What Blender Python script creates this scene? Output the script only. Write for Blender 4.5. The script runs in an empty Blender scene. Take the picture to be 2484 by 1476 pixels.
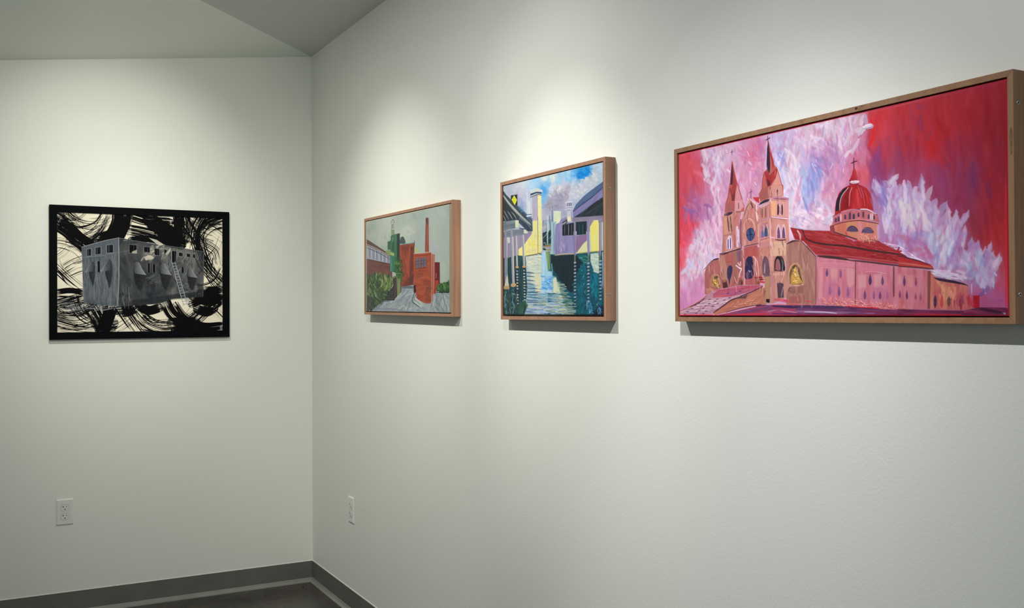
import bpy, bmesh, math, random
import numpy as np
from mathutils import Vector, Matrix

SC = bpy.context.scene
COL = SC.collection

# ---------------------------------------------------------------- camera
FOC = 2382.6                                   # focal length in pixels of the 2484 px wide frame
cam_data = bpy.data.cameras.new('camera'); cam = bpy.data.objects.new('camera', cam_data); COL.objects.link(cam)
cam_data.sensor_width = 36.0; cam_data.lens = FOC / 2484 * 36.0; cam_data.clip_start = .05
yaw, pitch, roll = .49818, .00477, -.00368
fw = Vector((math.sin(yaw) * math.cos(pitch), math.cos(yaw) * math.cos(pitch), math.sin(pitch)))
r0 = Vector((math.cos(yaw), -math.sin(yaw), 0)); u0 = r0.cross(fw)
rt = r0 * math.cos(roll) + u0 * math.sin(roll); up = u0 * math.cos(roll) - r0 * math.sin(roll)
M = Matrix((rt, up, -fw)).transposed().to_4x4(); M.translation = Vector((-1.46467, -4.78073, 1.35238)); cam.matrix_world = M
SC.camera = cam

# ---------------------------------------------------------------- exposure, room light, spots
SC.view_settings.view_transform = 'Standard'; SC.view_settings.look = 'None'
SC.view_settings.gamma = 1.0; SC.view_settings.use_curve_mapping = False; SC.view_settings.exposure = 0.0
world = bpy.data.worlds.new('gallery_light'); SC.world = world; world.use_nodes = True
bg = world.node_tree.nodes['Background']; bg.inputs[0].default_value = (.93, 1.0, 1.0, 1); bg.inputs[1].default_value = .26

def spot(name, loc, target, power, col, size, blend, radius=.012):
    d = bpy.data.lights.new(name, 'SPOT'); d.energy = power; d.color = col; d.spot_size = math.radians(size); d.spot_blend = blend; d.shadow_soft_size = radius
    o = bpy.data.objects.new(name, d); COL.objects.link(o); o.location = loc
    o.rotation_euler = (Vector(target) - Vector(loc)).to_track_quat('-Z', 'Y').to_euler(); return o
WARM = (1.0, .957, .86); WHITE = (1.0, .985, .985)
LZ, LD = 2.58, 1.2                             # heads hang just under the ceiling, 1.2 m out from the walls
A, B, C, D = (-1.0, -1.3, LZ), (-LD, -1.3, LZ), (-LD, -2.3, LZ), (-LD, -3.74, LZ)
for loc, aim, power, col, size in (
        (A, (-.95, 0, 1.75), 7, WARM, 42), (A, (-.95, 0, 1.75), 40, WARM, 66), (A, (-.9, 0, 1.5), 14, WARM, 42), (A, (-.9, 0, 1.0), 9, WARM, 150), (A, (-1.0, 0, .9), 4, WARM, 60),
        (B, (0, -1.05, 1.2), 54, WARM, 70), (B, (0, -1.1, 1.2), 13, WARM, 110),
        (C, (0, -2.42, 1.42), 57, WARM, 42), (C, (0, -2.38, 1.42), 26, WARM, 70), (C, (0, -1.8, 1.2), 15, WARM, 42), (C, (0, -1.6, 1.3), 9, WARM, 70), (C, (-.2, -2.3, .6), 30, WHITE, 160),
        (D, (0, -2.95, 1.22), 40, WHITE, 46), (D, (0, -3.28, 1.05), 58, WHITE, 46), (D, (0, -3.6, .6), 36, WHITE, 110), (D, (-.3, 0, 1.0), 70, WARM, 42), (D, (-.4, 0, 1.0), 60, WARM, 70)):
    spot('track_spot', loc, aim, power, col, size, 1.0)

# ---------------------------------------------------------------- helpers
def tag(o, label=None, cat=None, group=None, kind=None):
    for k, v in (('label', label), ('category', cat), ('group', group), ('kind', kind)):
        if v: o[k] = v
    return o
def link(name, bm, mat, parent=None, smooth=False, loc=None):
    me = bpy.data.meshes.new(name); bm.to_mesh(me); bm.free(); o = bpy.data.objects.new(name, me); COL.objects.link(o)
    if mat: me.materials.append(mat)
    if smooth:
        for f in me.polygons: f.use_smooth = True
    if parent: o.parent = parent
    if loc is not None: o.location = loc
    return o
def empty(name, loc, rot=(0, 0, 0)):
    o = bpy.data.objects.new(name, None); COL.objects.link(o); o.location = loc; o.rotation_euler = rot; o.empty_display_size = .1; return o
def box(bm, a, b):
    x0, y0, z0 = a; x1, y1, z1 = b
    v = [bm.verts.new(p) for p in ((x0, y0, z0), (x1, y0, z0), (x1, y1, z0), (x0, y1, z0), (x0, y0, z1), (x1, y0, z1), (x1, y1, z1), (x0, y1, z1))]
    for f in ((0, 3, 2, 1), (4, 5, 6, 7), (0, 1, 5, 4), (1, 2, 6, 5), (2, 3, 7, 6), (3, 0, 4, 7)): bm.faces.new([v[i] for i in f])
def prism(bm, prof, p0, p1):                   # a profile of 3-D points swept from p0 to p1
    a = [bm.verts.new(Vector(q) + Vector(p0)) for q in prof]; b = [bm.verts.new(Vector(q) + Vector(p1)) for q in prof]; n = len(prof)
    for i in range(n): bm.faces.new((a[i], a[(i + 1) % n], b[(i + 1) % n], b[i]))
    bm.faces.new(a[::-1]); bm.faces.new(b); bmesh.ops.recalc_face_normals(bm, faces=bm.faces)

def material(name, rough=.6, spec=.3):
    m = bpy.data.materials.new(name); m.use_nodes = True; nt = m.node_tree; b = nt.nodes['Principled BSDF']
    b.inputs['Roughness'].default_value = rough; b.inputs['Specular IOR Level'].default_value = spec; return m, nt, b
def nod(nt, t, **kw):
    n = nt.nodes.new(t)
    for k, v in kw.items():
        if k in n.inputs: n.inputs[k].default_value = v
        else: setattr(n, k, v)
    return n
def ramp(nt, fac, stops):
    r = nt.nodes.new('ShaderNodeValToRGB'); nt.links.new(fac, r.inputs[0]); e = r.color_ramp.elements
    while len(e) < len(stops): e.new(.5)
    for el, (p, c) in zip(e, stops): el.position = p; el.color = (*c, 1)
    return r
def coords(nt, scale=(1, 1, 1), kind='Object'):
    t = nt.nodes.new('ShaderNodeTexCoord'); m = nt.nodes.new('ShaderNodeMapping'); m.inputs['Scale'].default_value = scale; nt.links.new(t.outputs[kind], m.inputs[0]); return m.outputs[0]

def wall_paint(name, col, bump, var=.015):
    m, nt, b = material(name, .62, .18); L = nt.links; co = coords(nt)
    n1 = nod(nt, 'ShaderNodeTexNoise', Scale=1.3, Detail=3.); L.new(co, n1.inputs['Vector'])
    r = ramp(nt, n1.outputs[0], [(.3, tuple(c * (1 - var) for c in col)), (.7, tuple(min(1, c * (1 + var)) for c in col))]); L.new(r.outputs[0], b.inputs['Base Color'])
    n2 = nod(nt, 'ShaderNodeTexNoise', Scale=150., Detail=3., Roughness=.6); L.new(co, n2.inputs['Vector'])
    n3 = nod(nt, 'ShaderNodeTexNoise', Scale=9., Detail=2.); L.new(co, n3.inputs['Vector'])
    mx = nod(nt, 'ShaderNodeMath', operation='MULTIPLY'); L.new(n2.outputs[0], mx.inputs[0]); L.new(n3.outputs[0], mx.inputs[1])
    bp = nod(nt, 'ShaderNodeBump', Strength=bump, Distance=.0034); L.new(mx.outputs[0], bp.inputs['Height']); L.new(bp.outputs[0], b.inputs['Normal'])
    return m
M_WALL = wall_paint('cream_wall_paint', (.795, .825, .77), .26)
M_CEIL = wall_paint('ceiling_paint', (.63, .65, .64), .12); M_FOLD_LIT = wall_paint('ceiling_paint_lit_fold', (.84, .89, .84), .12)  # fold paler than the level ceiling: its stronger light is painted into the colour

def wood(name, a, b_, axis, knots=True):
    m, nt, b = material(name, .5, .35); L = nt.links
    sc = {'y': (60, 3.2, 60), 'z': (60, 60, 3.2), 'x': (3.2, 60, 60)}[axis]; co = coords(nt, sc)
    n1 = nod(nt, 'ShaderNodeTexNoise', Scale=1., Detail=6., Roughness=.6, Distortion=.6); L.new(co, n1.inputs['Vector'])
    r = ramp(nt, n1.outputs[0], [(.28, a), (.72, b_)])
    n2 = nod(nt, 'ShaderNodeTexNoise', Scale=2.1, Detail=2.); L.new(coords(nt), n2.inputs['Vector']); r2 = ramp(nt, n2.outputs[0], [(.3, (.84, .86, .88)), (.7, (1.08, 1.03, 1.0))])
    mx = nod(nt, 'ShaderNodeMix', data_type='RGBA', blend_type='MULTIPLY'); mx.inputs[0].default_value = 1.; L.new(r.outputs[0], mx.inputs[6]); L.new(r2.outputs[0], mx.inputs[7]); L.new(mx.outputs[2], b.inputs['Base Color'])
    bp = nod(nt, 'ShaderNodeBump', Strength=.12, Distance=.001); L.new(n1.outputs[0], bp.inputs['Height']); L.new(bp.outputs[0], b.inputs['Normal'])
    return m
CH1, CH2 = (.30, .158, .098), (.43, .25, .165)
M_WY = wood('cherry_wood_rail', CH1, CH2, 'y'); M_WZ = wood('cherry_wood_stile', CH1, CH2, 'z')
M_WY3 = wood('cedar_wood_rail', (.25, .135, .07), (.37, .215, .12), 'y'); M_WZ3 = wood('cedar_wood_stile', (.25, .135, .07), (.37, .215, .12), 'z')

def plain(name, col, rough=.5, spec=.3, metal=0., bump=0., bs=300., var=.1):
    m, nt, b = material(name, rough, spec); b.inputs['Metallic'].default_value = metal; L = nt.links; n = nod(nt, 'ShaderNodeTexNoise', Scale=bs, Detail=2.); L.new(coords(nt), n.inputs['Vector'])
    r = ramp(nt, n.outputs[0], [(.3, tuple(c * (1 - var) for c in col)), (.7, tuple(c * (1 + var) for c in col))]); L.new(r.outputs[0], b.inputs['Base Color'])
    if bump: bp = nod(nt, 'ShaderNodeBump', Strength=bump, Distance=.001); L.new(n.outputs[0], bp.inputs['Height']); L.new(bp.outputs[0], b.inputs['Normal'])
    return m
M_BLACK = plain('black_frame_lacquer', (.003, .0038, .0048), .6, .03)
M_DARK = plain('dark_rebate', (.02, .012, .012), .8, .1)
M_SCREW = plain('steel_screw', (.42, .43, .41), .45, .5, 1.)
M_HOLE = plain('screw_recess', (.03, .03, .03), .8, .1)
M_PLATE = plain('white_outlet_plastic', (.76, .79, .75), .35, .4, var=.01)
M_SLOT = plain('outlet_slot_dark', (.02, .02, .02), .7, .1)
M_BASE = plain('grey_vinyl_cove', (.138, .146, .130), .42, .35, bs=9., var=.08)
M_TOE = plain('grey_vinyl_toe', (.25, .255, .24), .4, .4, bs=9., var=.08)
M_CAULK = plain('baseboard_caulk', (.75, .78, .74), .5, .3, bs=60., var=.1)
m, nt, b = material('stained_concrete', .32, .4); M_FLOOR = m; co = coords(nt)
n1 = nod(nt, 'ShaderNodeTexNoise', Scale=3.2, Detail=8., Roughness=.62, Distortion=.4); nt.links.new(co, n1.inputs['Vector']); n2 = nod(nt, 'ShaderNodeTexNoise', Scale=26., Detail=5.); nt.links.new(co, n2.inputs['Vector'])
r1 = ramp(nt, n1.outputs[0], [(.3, (.040, .037, .035)), (.55, (.076, .067, .060)), (.75, (.13, .122, .115))]); r2 = ramp(nt, n2.outputs[0], [(.35, (.7, .7, .7)), (.65, (1.15, 1.12, 1.1))])
mx = nod(nt, 'ShaderNodeMix', data_type='RGBA', blend_type='MULTIPLY'); mx.inputs[0].default_value = 1.; nt.links.new(r1.outputs[0], mx.inputs[6]); nt.links.new(r2.outputs[0], mx.inputs[7]); nt.links.new(mx.outputs[2], b.inputs['Base Color'])
bp = nod(nt, 'ShaderNodeBump', Strength=.1, Distance=.002); nt.links.new(n2.outputs[0], bp.inputs['Height']); nt.links.new(bp.outputs[0], b.inputs['Normal'])

# ---------------------------------------------------------------- the room
XL, YN = -4.6, -7.4; CH = 2.615; FOLD = .13
def struct(name, bm, mat): return tag(link(name, bm, mat), kind='structure')
bm = bmesh.new(); box(bm, (XL, YN, -.12), (.14, .14, 0)); struct('floor', bm, M_FLOOR)
bm = bmesh.new(); pz = CH + .0
a = [(XL, 0, 0), (0, 0, 0), (0, 0, CH), (XL, 0, CH + FOLD * XL)]                  # left wall, its top edge falling away from the corner
v0 = [bm.verts.new(p) for p in a]; v1 = [bm.verts.new((x, .14, z)) for x, y, z in a]
bm.faces.new(v0); bm.faces.new(v1[::-1])
for i in range(4): bm.faces.new((v0[i], v1[i], v1[(i + 1) % 4], v0[(i + 1) % 4]))
bmesh.ops.recalc_face_normals(bm, faces=bm.faces); struct('wall_left', bm, M_WALL)
bm = bmesh.new(); box(bm, (0, YN, 0), (.14, .14, CH)); struct('wall_right', bm, M_WALL)
# ceiling: a level field, folded down to the left along a crease that starts in the corner
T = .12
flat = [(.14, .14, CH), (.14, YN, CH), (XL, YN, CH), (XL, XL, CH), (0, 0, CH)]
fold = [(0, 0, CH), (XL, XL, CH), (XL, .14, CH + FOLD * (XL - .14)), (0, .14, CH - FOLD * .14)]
for P, mt in ((flat, M_CEIL), (fold, M_FOLD_LIT)):
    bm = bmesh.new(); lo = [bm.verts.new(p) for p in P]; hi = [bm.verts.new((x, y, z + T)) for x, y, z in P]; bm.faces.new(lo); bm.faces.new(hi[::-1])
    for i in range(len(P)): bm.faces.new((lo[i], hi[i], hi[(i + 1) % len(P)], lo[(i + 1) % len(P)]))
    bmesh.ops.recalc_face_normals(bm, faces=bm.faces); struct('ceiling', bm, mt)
# cove baseboard: flat face with a flared toe, a thin bead of paint and caulk along the top
BH = .1016
def cove(name, d, along):
    face = [(0, .014), (.004, .0145), (.004, BH - .001), (.002, BH), (0, BH)]
    toe = [(0, 0), (.019, 0), (.019, .002), (.013, .005), (.008, .0105), (.0052, .018), (.004, .0195), (0, .0195)]
    root = empty(name, (0, 0, 0)); tag(root, kind='structure')
    for nm, prof, mt in (('cove_face', face, M_BASE), ('cove_toe', toe, M_TOE), ('caulk_line', [(0, BH), (.0028, BH), (.0018, BH + .0022), (0, BH + .003)], M_CAULK)):
        bm = bmesh.new()
        if d == 'l': prism(bm, [(0, -x, z) for x, z in prof], (XL, 0, 0), (-.0001, 0, 0))
        else: prism(bm, [(-x, 0, z) for x, z in prof], (0, YN, 0), (0, -.0001, 0))
        o = link(nm, bm, mt, root)
cove('baseboard_left', 'l', 0); cove('baseboard_right', 'r', 0)

# ---------------------------------------------------------------- painter
# A small oil painter: strokes are laid on a grid of the canvas' own size, each
# leaving colour and a film of paint; the grid becomes the canvas mesh.
_rs = np.random.RandomState(11)
_TAB = _rs.rand(256, 256).astype(np.float32)

def vn(x, y, seed=0):
    x = np.asarray(x, np.float32) + seed * 17.37; y = np.asarray(y, np.float32) + seed * 9.71
    xi = np.floor(x).astype(np.int64); yi = np.floor(y).astype(np.int64)
    fx = x - xi; fy = y - yi
    fx = fx * fx * (3 - 2 * fx); fy = fy * fy * (3 - 2 * fy)
    a = _TAB[yi & 255, xi & 255]; b = _TAB[yi & 255, (xi + 1) & 255]
    c = _TAB[(yi + 1) & 255, xi & 255]; d = _TAB[(yi + 1) & 255, (xi + 1) & 255]
    return (a * (1 - fx) + b * fx) * (1 - fy) + (c * (1 - fx) + d * fx) * fy

def homog(src, dst):
    A = []
    for (x, y), (u, v) in zip(src, dst):
        A.append([x, y, 1, 0, 0, 0, -u * x, -u * y]); A.append([0, 0, 0, x, y, 1, -v * x, -v * y])
    b = np.array(dst, float).reshape(-1)
    return np.append(np.linalg.solve(np.array(A, float), b), 1).reshape(3, 3)

def catmull(P, n=6):
    P = np.asarray(P, float)
    if len(P) < 3: return P
    Q = np.vstack([2 * P[0] - P[1], P, 2 * P[-1] - P[-2]]); out = []
    for i in range(1, len(Q) - 2):
        for t in np.linspace(0, 1, n, endpoint=False):
            a, b, c, d = Q[i - 1], Q[i], Q[i + 1], Q[i + 2]
            out.append(.5 * ((2 * b) + (-a + c) * t + (2 * a - 5 * b + 4 * c - d) * t * t + (-a + 3 * b - 3 * c + d) * t ** 3))
    out.append(Q[-2]); return np.array(out)

class Painter:
    def __init__(self, W, H, corners, seed=1):
        self.W, self.H = W, H
        self.M = homog(corners, [(0, 0), (W - 1, 0), (W - 1, H - 1), (0, H - 1)])
        self.img = np.zeros((H, W, 3), np.float32); self.h = np.zeros((H, W), np.float32)
        self.rs = np.random.RandomState(seed); self.view(0, 0, 1); self.clip = None
    def view(self, x0, y0, s): self.v = (x0, y0, s); return self
    def T(self, P):                                   # sketch coordinates -> canvas grid
        P = np.atleast_2d(np.asarray(P, float)); x0, y0, s = self.v
        X = P[:, 0] / s + x0; Y = P[:, 1] / s + y0
        q = self.M @ np.vstack([X, Y, np.ones_like(X)])
        return (q[:2] / q[2]).T
    def sc(self, p):                                  # grid steps per sketch unit, here
        a = self.T([p, (p[0], p[1] + 1)]); return float(np.hypot(*(a[1] - a[0])))
    def box(self, x0, y0, x1, y1, pad):
        a = max(0, int(x0 - pad)); b = min(self.W, int(x1 + pad) + 2); c = max(0, int(y0 - pad)); d = min(self.H, int(y1 + pad) + 2)
        if a >= b or c >= d: return None
        yy, xx = np.mgrid[c:d, a:b].astype(np.float32); return (slice(c, d), slice(a, b)), xx, yy
    def cover(self, Q, xx, yy, soft):
        inside = np.zeros(xx.shape, bool); dist = np.full(xx.shape, 1e9, np.float32); n = len(Q)
        for i in range(n):
            (x1, y1), (x2, y2) = Q[i], Q[(i + 1) % n]
            if y1 != y2:
                cond = ((y1 > yy) != (y2 > yy)) & (xx < (x2 - x1) * (yy - y1) / (y2 - y1) + x1); inside ^= cond
            dx, dy = x2 - x1, y2 - y1; L = dx * dx + dy * dy + 1e-9
            t = np.clip(((xx - x1) * dx + (yy - y1) * dy) / L, 0, 1)
            dist = np.minimum(dist, np.hypot(xx - x1 - t * dx, yy - y1 - t * dy))
        s = np.where(inside, dist, -dist); return np.clip(s / soft + .5, 0, 1)
    def put(self, sl, c, col, hh=None, k=.6):
        if self.clip is not None: c = c * self.clip[sl]
        c3 = c[..., None]; self.img[sl] = self.img[sl] * (1 - c3) + c3 * col
        if hh is not None: self.h[sl] = self.h[sl] * (1 - k * c) + hh * c
    def mask(self, P, soft=1.2):
        Q = self.T(P); m = np.zeros((self.H, self.W), np.float32); b = self.box(*Q.min(0), *Q.max(0), 4)
        if b: m[b[0]] = self.cover(Q, b[1], b[2], soft)
        return m
    def fill(self, P, col, var=10, ang=90, alpha=1., soft=1.3, th=.25, col2=None, smooth=False, wob=0.):
        if smooth: P = catmull(list(P) + [P[0]])[:-1]
        Q = self.T(P); b = self.box(*Q.min(0), *Q.max(0), soft + 3)
        if not b: return
        sl, xx, yy = b; sd = self.rs.randint(1000); xw, yw = xx, yy
        if wob: xw = xx + wob * (vn(xx / 7, yy / 7, sd) - .5) * 2; yw = yy + wob * (vn(xx / 7, yy / 7, sd + 5) - .5) * 2
        c = self.cover(Q, xw, yw, soft) * alpha
        a = math.radians(ang); u = xx * math.cos(a) + yy * math.sin(a); w = -xx * math.sin(a) + yy * math.cos(a)
        st = vn(w / 2.2, u / 22, sd) * .6 + vn(w / 7, u / 40, sd + 3) * .4
        base = np.array(col, np.float32) / 255
        if col2 is not None:
            m = np.clip(vn(w / 9, u / 45, sd + 7) * 1.6 - .3, 0, 1)[..., None]
            base = base * (1 - m) + m * np.array(col2, np.float32) / 255
        colr = base + (st[..., None] - .5) * 2 * var / 255
        self.put(sl, c, colr, th * (.4 + .8 * st), .7)
    def line(self, P, w, col, alpha=1., dry=0., var=12, th=.5, taper=.3, smooth=True, br=1.7, soft=1.):
        P = np.atleast_2d(np.asarray(P, float)); w = w * self.sc(P[len(P) // 2])
        if smooth: P = catmull(P)
        Q = self.T(P); b = self.box(*Q.min(0), *Q.max(0), w / 2 + 2)
        if not b: return
        sl, xx, yy = b; best = np.full(xx.shape, 1e9, np.float32); sd_ = np.zeros(xx.shape, np.float32); ss = np.zeros(xx.shape, np.float32); acc = 0.
        for i in range(len(Q) - 1):
            (x1, y1), (x2, y2) = Q[i], Q[i + 1]; dx, dy = x2 - x1, y2 - y1; L = math.hypot(dx, dy) + 1e-6
            t = np.clip(((xx - x1) * dx + (yy - y1) * dy) / (L * L), 0, 1); ex = xx - x1 - t * dx; ey = yy - y1 - t * dy
            dd = np.hypot(ex, ey); m = dd < best
            best = np.where(m, dd, best); sd_ = np.where(m, (ey * dx - ex * dy) / L, sd_); ss = np.where(m, acc + t * L, ss); acc += L
        seed = self.rs.randint(1000); f = ss / max(acc, 1e-6)
        wl = w * (1 - taper * np.abs(2 * f - 1) ** 3)
        if w > 5: wl = wl * (.88 + .24 * vn(ss / 8, sd_ * 0 + 3, seed + 9))
        c = np.clip((wl / 2 - best) / soft + .5, 0, 1) * min(1., w)
        st = vn(sd_ / br, ss / 30, seed) * .65 + vn(sd_ / (br * 3), ss / 60, seed + 1) * .35
        if dry > 0:
            thr = dry * (.35 + .65 * f); c = c * np.clip((st - thr * .75) * 5 + .2, 0, 1)
        cr = np.array(col, np.float32) / 255 + ((st - .5) * 2 * var / 255)[..., None]
        self.put(sl, c * alpha, cr, th * (.35 + st) , .75)
    def dabs(self, P, cols, n, L, w, ang, av=20, alpha=.9, var=10, th=.5, dry=0., curve=.06, jit=8, sf=.16, tp=.3):
        Q = np.asarray(P, float); lo, hi = Q.min(0), Q.max(0); k = 0; tries = 0
        while k < n and tries < n * 20:
            tries += 1; p = lo + self.rs.rand(2) * (hi - lo); ins = False
            for i in range(len(Q)):
                (x1, y1), (x2, y2) = Q[i], Q[(i + 1) % len(Q)]
                if (y1 > p[1]) != (y2 > p[1]) and p[0] < (x2 - x1) * (p[1] - y1) / (y2 - y1) + x1: ins = not ins
            if not ins: continue
            k += 1; a = math.radians(ang + self.rs.randn() * av); l = L * (.5 + self.rs.rand()) / 2; d = np.array([math.cos(a), math.sin(a)]) * l
            nrm = np.array([-d[1], d[0]]) * self.rs.randn() * curve * 2
            if cols is None:
                g = self.T([p])[0]; gx = int(np.clip(g[0], 0, self.W - 1)); gy = int(np.clip(g[1], 0, self.H - 1)); c = self.ref[gy, gx] * 255
            else: c = np.array(cols[self.rs.randint(len(cols))], float)
            c = c + self.rs.randn() * jit + self.rs.randn(3) * jit * .35
            ww = w * (.6 + .8 * self.rs.rand()); self.line([p - d, p + nrm, p + d], ww, c, alpha, dry, var, th, tp, soft=max(1., ww * sf * self.sc(p)))
    def blend(self, m, n=7, k=.6, kx=2, hk=.5):      # drag the wet paint: soften along the stroke direction inside mask m
        for arr, kk in ((self.img, k), (self.h, hk)):
            a = arr.copy(); acc = np.zeros_like(a); w = 0
            for dy in range(-n, n + 1):
                for dx in range(-kx, kx + 1):
                    acc += np.roll(np.roll(a, dy, 0), dx, 1); w += 1
            mm = m * kk; mm = mm[..., None] if a.ndim == 3 else mm
            arr[:] = a * (1 - mm) + acc / w * mm
    def round_fill(self, P, c1, c2, a=0., soft=3., alpha=.95):   # a rounded form: c1 on the lit flank turning to c2
        Q = self.T(catmull(list(P) + [P[0]])[:-1]); b = self.box(*Q.min(0), *Q.max(0), soft + 2)
        if not b: return
        sl, xx, yy = b; c = self.cover(Q, xx, yy, soft) * alpha; r = math.radians(a); u = xx * math.cos(r) + yy * math.sin(r); uq = Q[:, 0] * math.cos(r) + Q[:, 1] * math.sin(r)
        t = np.clip((u - uq.min()) / (np.ptp(uq) + 1e-6), 0, 1); t = np.sqrt(t)[..., None]; st = vn(xx / 1.6, yy / 7, self.rs.randint(900))[..., None]
        self.put(sl, c, (np.array(c1) * (1 - t) + np.array(c2) * t) / 255 + (st - .5) * .09)
    def field(self, pts, p=3.0, warp=10, seed=5):
        s = 4; hh, ww = self.H // s + 2, self.W // s + 2; yy, xx = np.mgrid[0:hh, 0:ww].astype(np.float32) * s
        xx = xx + (vn(xx / 30, yy / 45, seed) - .5) * 2 * warp + (vn(xx / 9, yy / 22, seed + 2) - .5) * warp
        yy = yy + (vn(xx / 30, yy / 45, seed + 1) - .5) * 2 * warp
        num = np.zeros((hh, ww, 3), np.float32); den = np.zeros((hh, ww), np.float32)
        for x, y, c in pts:
            q = self.T([(x, y)])[0]; wgt = 1 / ((xx - q[0]) ** 2 + (yy - q[1]) ** 2 + 30) ** (p / 2)
            num += wgt[..., None] * np.array(c, np.float32) / 255; den += wgt
        f = num / den[..., None]
        Y, X = np.mgrid[0:self.H, 0:self.W].astype(np.float32) / s
        xi = X.astype(int); yi = Y.astype(int); fx = (X - xi)[..., None]; fy = (Y - yi)[..., None]
        out = (f[yi, xi] * (1 - fx) + f[yi, xi + 1] * fx) * (1 - fy) + (f[yi + 1, xi] * (1 - fx) + f[yi + 1, xi + 1] * fx) * fy
        self.ref = out.copy(); self.img[:] = out

def paint_ink():
    p = Painter(880, 640, [(137, 516.6), (541.5, 530), (538.3, 799), (135.6, 808.5)], 21)
    p.view(100, 480, 4.1)
    p.img[:] = np.array((236, 230, 210), np.float32) / 255
    yy, xx = np.mgrid[0:p.H, 0:p.W].astype(np.float32); p.img += ((vn(xx / 60, yy / 60, 3) - .5) * .04)[..., None]
    K = (9, 9, 12)
    def brush(P, w, dry=.6, n=None, al=1.):          # a wide bristle brush of black ink
        P = np.array(P, float); w_ = w * p.sc(P[len(P) // 2]); Q = p.T(catmull(P, 10)); r = p.rs; n = n or max(6, int(w / 6))
        b = p.box(*Q.min(0), *Q.max(0), w_ / 2 + 3)
        if not b: return
        sl, X, Y = b; best = np.full(X.shape, 1e9, np.float32); sg = np.zeros(X.shape, np.float32); ss = np.zeros(X.shape, np.float32); acc = 0.
        for i in range(len(Q) - 1):
            (x1, y1), (x2, y2) = Q[i], Q[i + 1]; dx, dy = x2 - x1, y2 - y1; L = math.hypot(dx, dy) + 1e-6
            t = ((X - x1) * dx + (Y - y1) * dy) / (L * L)
            if i > 0: t = np.maximum(t, 0)
            if i < len(Q) - 2: t = np.minimum(t, 1)
            ex = X - x1 - t * dx; ey = Y - y1 - t * dy; dd = np.hypot(ex, ey); out = (t < -.02) | (t > 1.02); dd = np.where(out, 1e9, dd); m = dd < best
            best = np.where(m, dd, best); sg = np.where(m, (ey * dx - ex * dy) / L, sg); ss = np.where(m, acc + np.clip(t, 0, 1) * L, ss); acc += L
        f = ss / acc; u = sg / w_ + .5; sd = r.randint(900)
        q_ = 1.5 if dry > .65 else 1.; a = vn(u * n * q_ + 5, ss / 190, sd) * .6 + vn(u * n * 2.6, ss / 110, sd + 1) * .4; e = np.minimum(u, 1 - u) * 2
        end = np.clip(np.minimum(f, 1 - f) * acc / 16 + (vn(u * n * 1.5, u * 0, sd + 2) - .35) * 2.2, 0, 1)
        thr = .04 + dry * (.56 + .12 * f) + (.075 if dry > .6 else 0.) + (1 - np.clip(e * 5, 0, 1)) * .12
        c = np.clip((a - thr) * 12 + .5, 0, 1) * (best < w_ / 2) * end * al
        p.put(sl, c, np.array(K, np.float32) / 255)
    def arc(cx, cy, r, a0, a1, w, dry=.7, n=None, ry=None):
        ry = ry or r; t = np.radians(np.linspace(a0, a1, 9)); brush([(cx + r * math.cos(q), cy - ry * math.sin(q)) for q in t], w, dry, n)
    # heavy masses
    for P, w, d in [([(150, 260), (260, 330), (360, 420), (470, 500), (560, 600)], 150, .25), ([(800, 160), (790, 260), (720, 400), (640, 470)], 180, .12), ([(560, 420), (700, 380), (800, 300), (860, 180)], 130, .4),
                    ([(1080, 220), (1160, 280), (1300, 360), (1420, 400)], 150, .15), ([(1370, 170), (1380, 300), (1390, 480)], 110, .3), ([(880, 430), (1040, 410), (1180, 430)], 70, .1), ([(1150, 380), (1250, 440), (1420, 470)], 90, .1),
                    ([(900, 190), (1050, 230), (1300, 250)], 100, .4), ([(880, 330), (1000, 350), (1200, 400)], 120, .55)]: brush(P, w, d)
    arc(560, 160, 300, 200, 330, 150, .82, 24); arc(400, 60, 260, 200, 300, 110, .85, 18); arc(330, 110, 330, 270, 350, 190, .72, 26); arc(300, 60, 120, 200, 340, 150, .85, 14)
    arc(500, -60, 330, 215, 300, 120, .8, 18); brush([(150, 190), (260, 250), (360, 250)], 90, .8); brush([(200, 150), (280, 200), (400, 330)], 130, .82, 16); brush([(650, 160), (560, 280), (400, 340), (250, 330)], 130, .78, 18)
    arc(60, 380, 230, 270, 335, 90, .86, 12); arc(150, 760, 300, 40, 100, 120, .85, 14); brush([(230, 740), (320, 690), (400, 650)], 110, .9, 12); brush([(200, 700), (300, 640), (420, 590)], 60, .85, 10); brush([(250, 790), (360, 740), (430, 720)], 70, .88, 10)
    brush([(150, 720), (260, 820), (400, 930)], 140, .92, 12); brush([(150, 640), (180, 720), (260, 860)], 60, .95, 8); brush([(330, 640), (400, 620), (460, 600)], 70, .8)
    brush([(1400, 170), (1470, 300), (1560, 420), (1640, 560)], 150, .8, 18); brush([(1440, 170), (1450, 300), (1400, 440)], 90, .6); brush([(1640, 170), (1560, 320), (1560, 500), (1640, 700), (1790, 880)], 150, .62, 18); brush([(1790, 210), (1650, 270), (1590, 400), (1620, 560), (1700, 740)], 110, .72, 14)
    arc(1830, 540, 300, 95, 170, 120, .78, 16); arc(1830, 520, 210, 95, 150, 60, .85, 9); arc(1560, 640, 260, 350, 60, 100, .8, 14); brush([(1620, 440), (1740, 520), (1770, 620)], 110, .8, 12); brush([(1640, 620), (1740, 520), (1800, 380)], 60, .9, 9)
    brush([(1560, 260), (1700, 330), (1800, 400)], 120, .85, 12); brush([(1500, 160), (1620, 240), (1780, 250)], 130, .85, 14); brush([(1480, 260), (1500, 380), (1580, 560)], 110, .7, 14); brush([(1620, 700), (1700, 780), (1800, 860)], 150, .62, 16); brush([(1690, 620), (1680, 760), (1740, 880)], 90, .8, 10)
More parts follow.
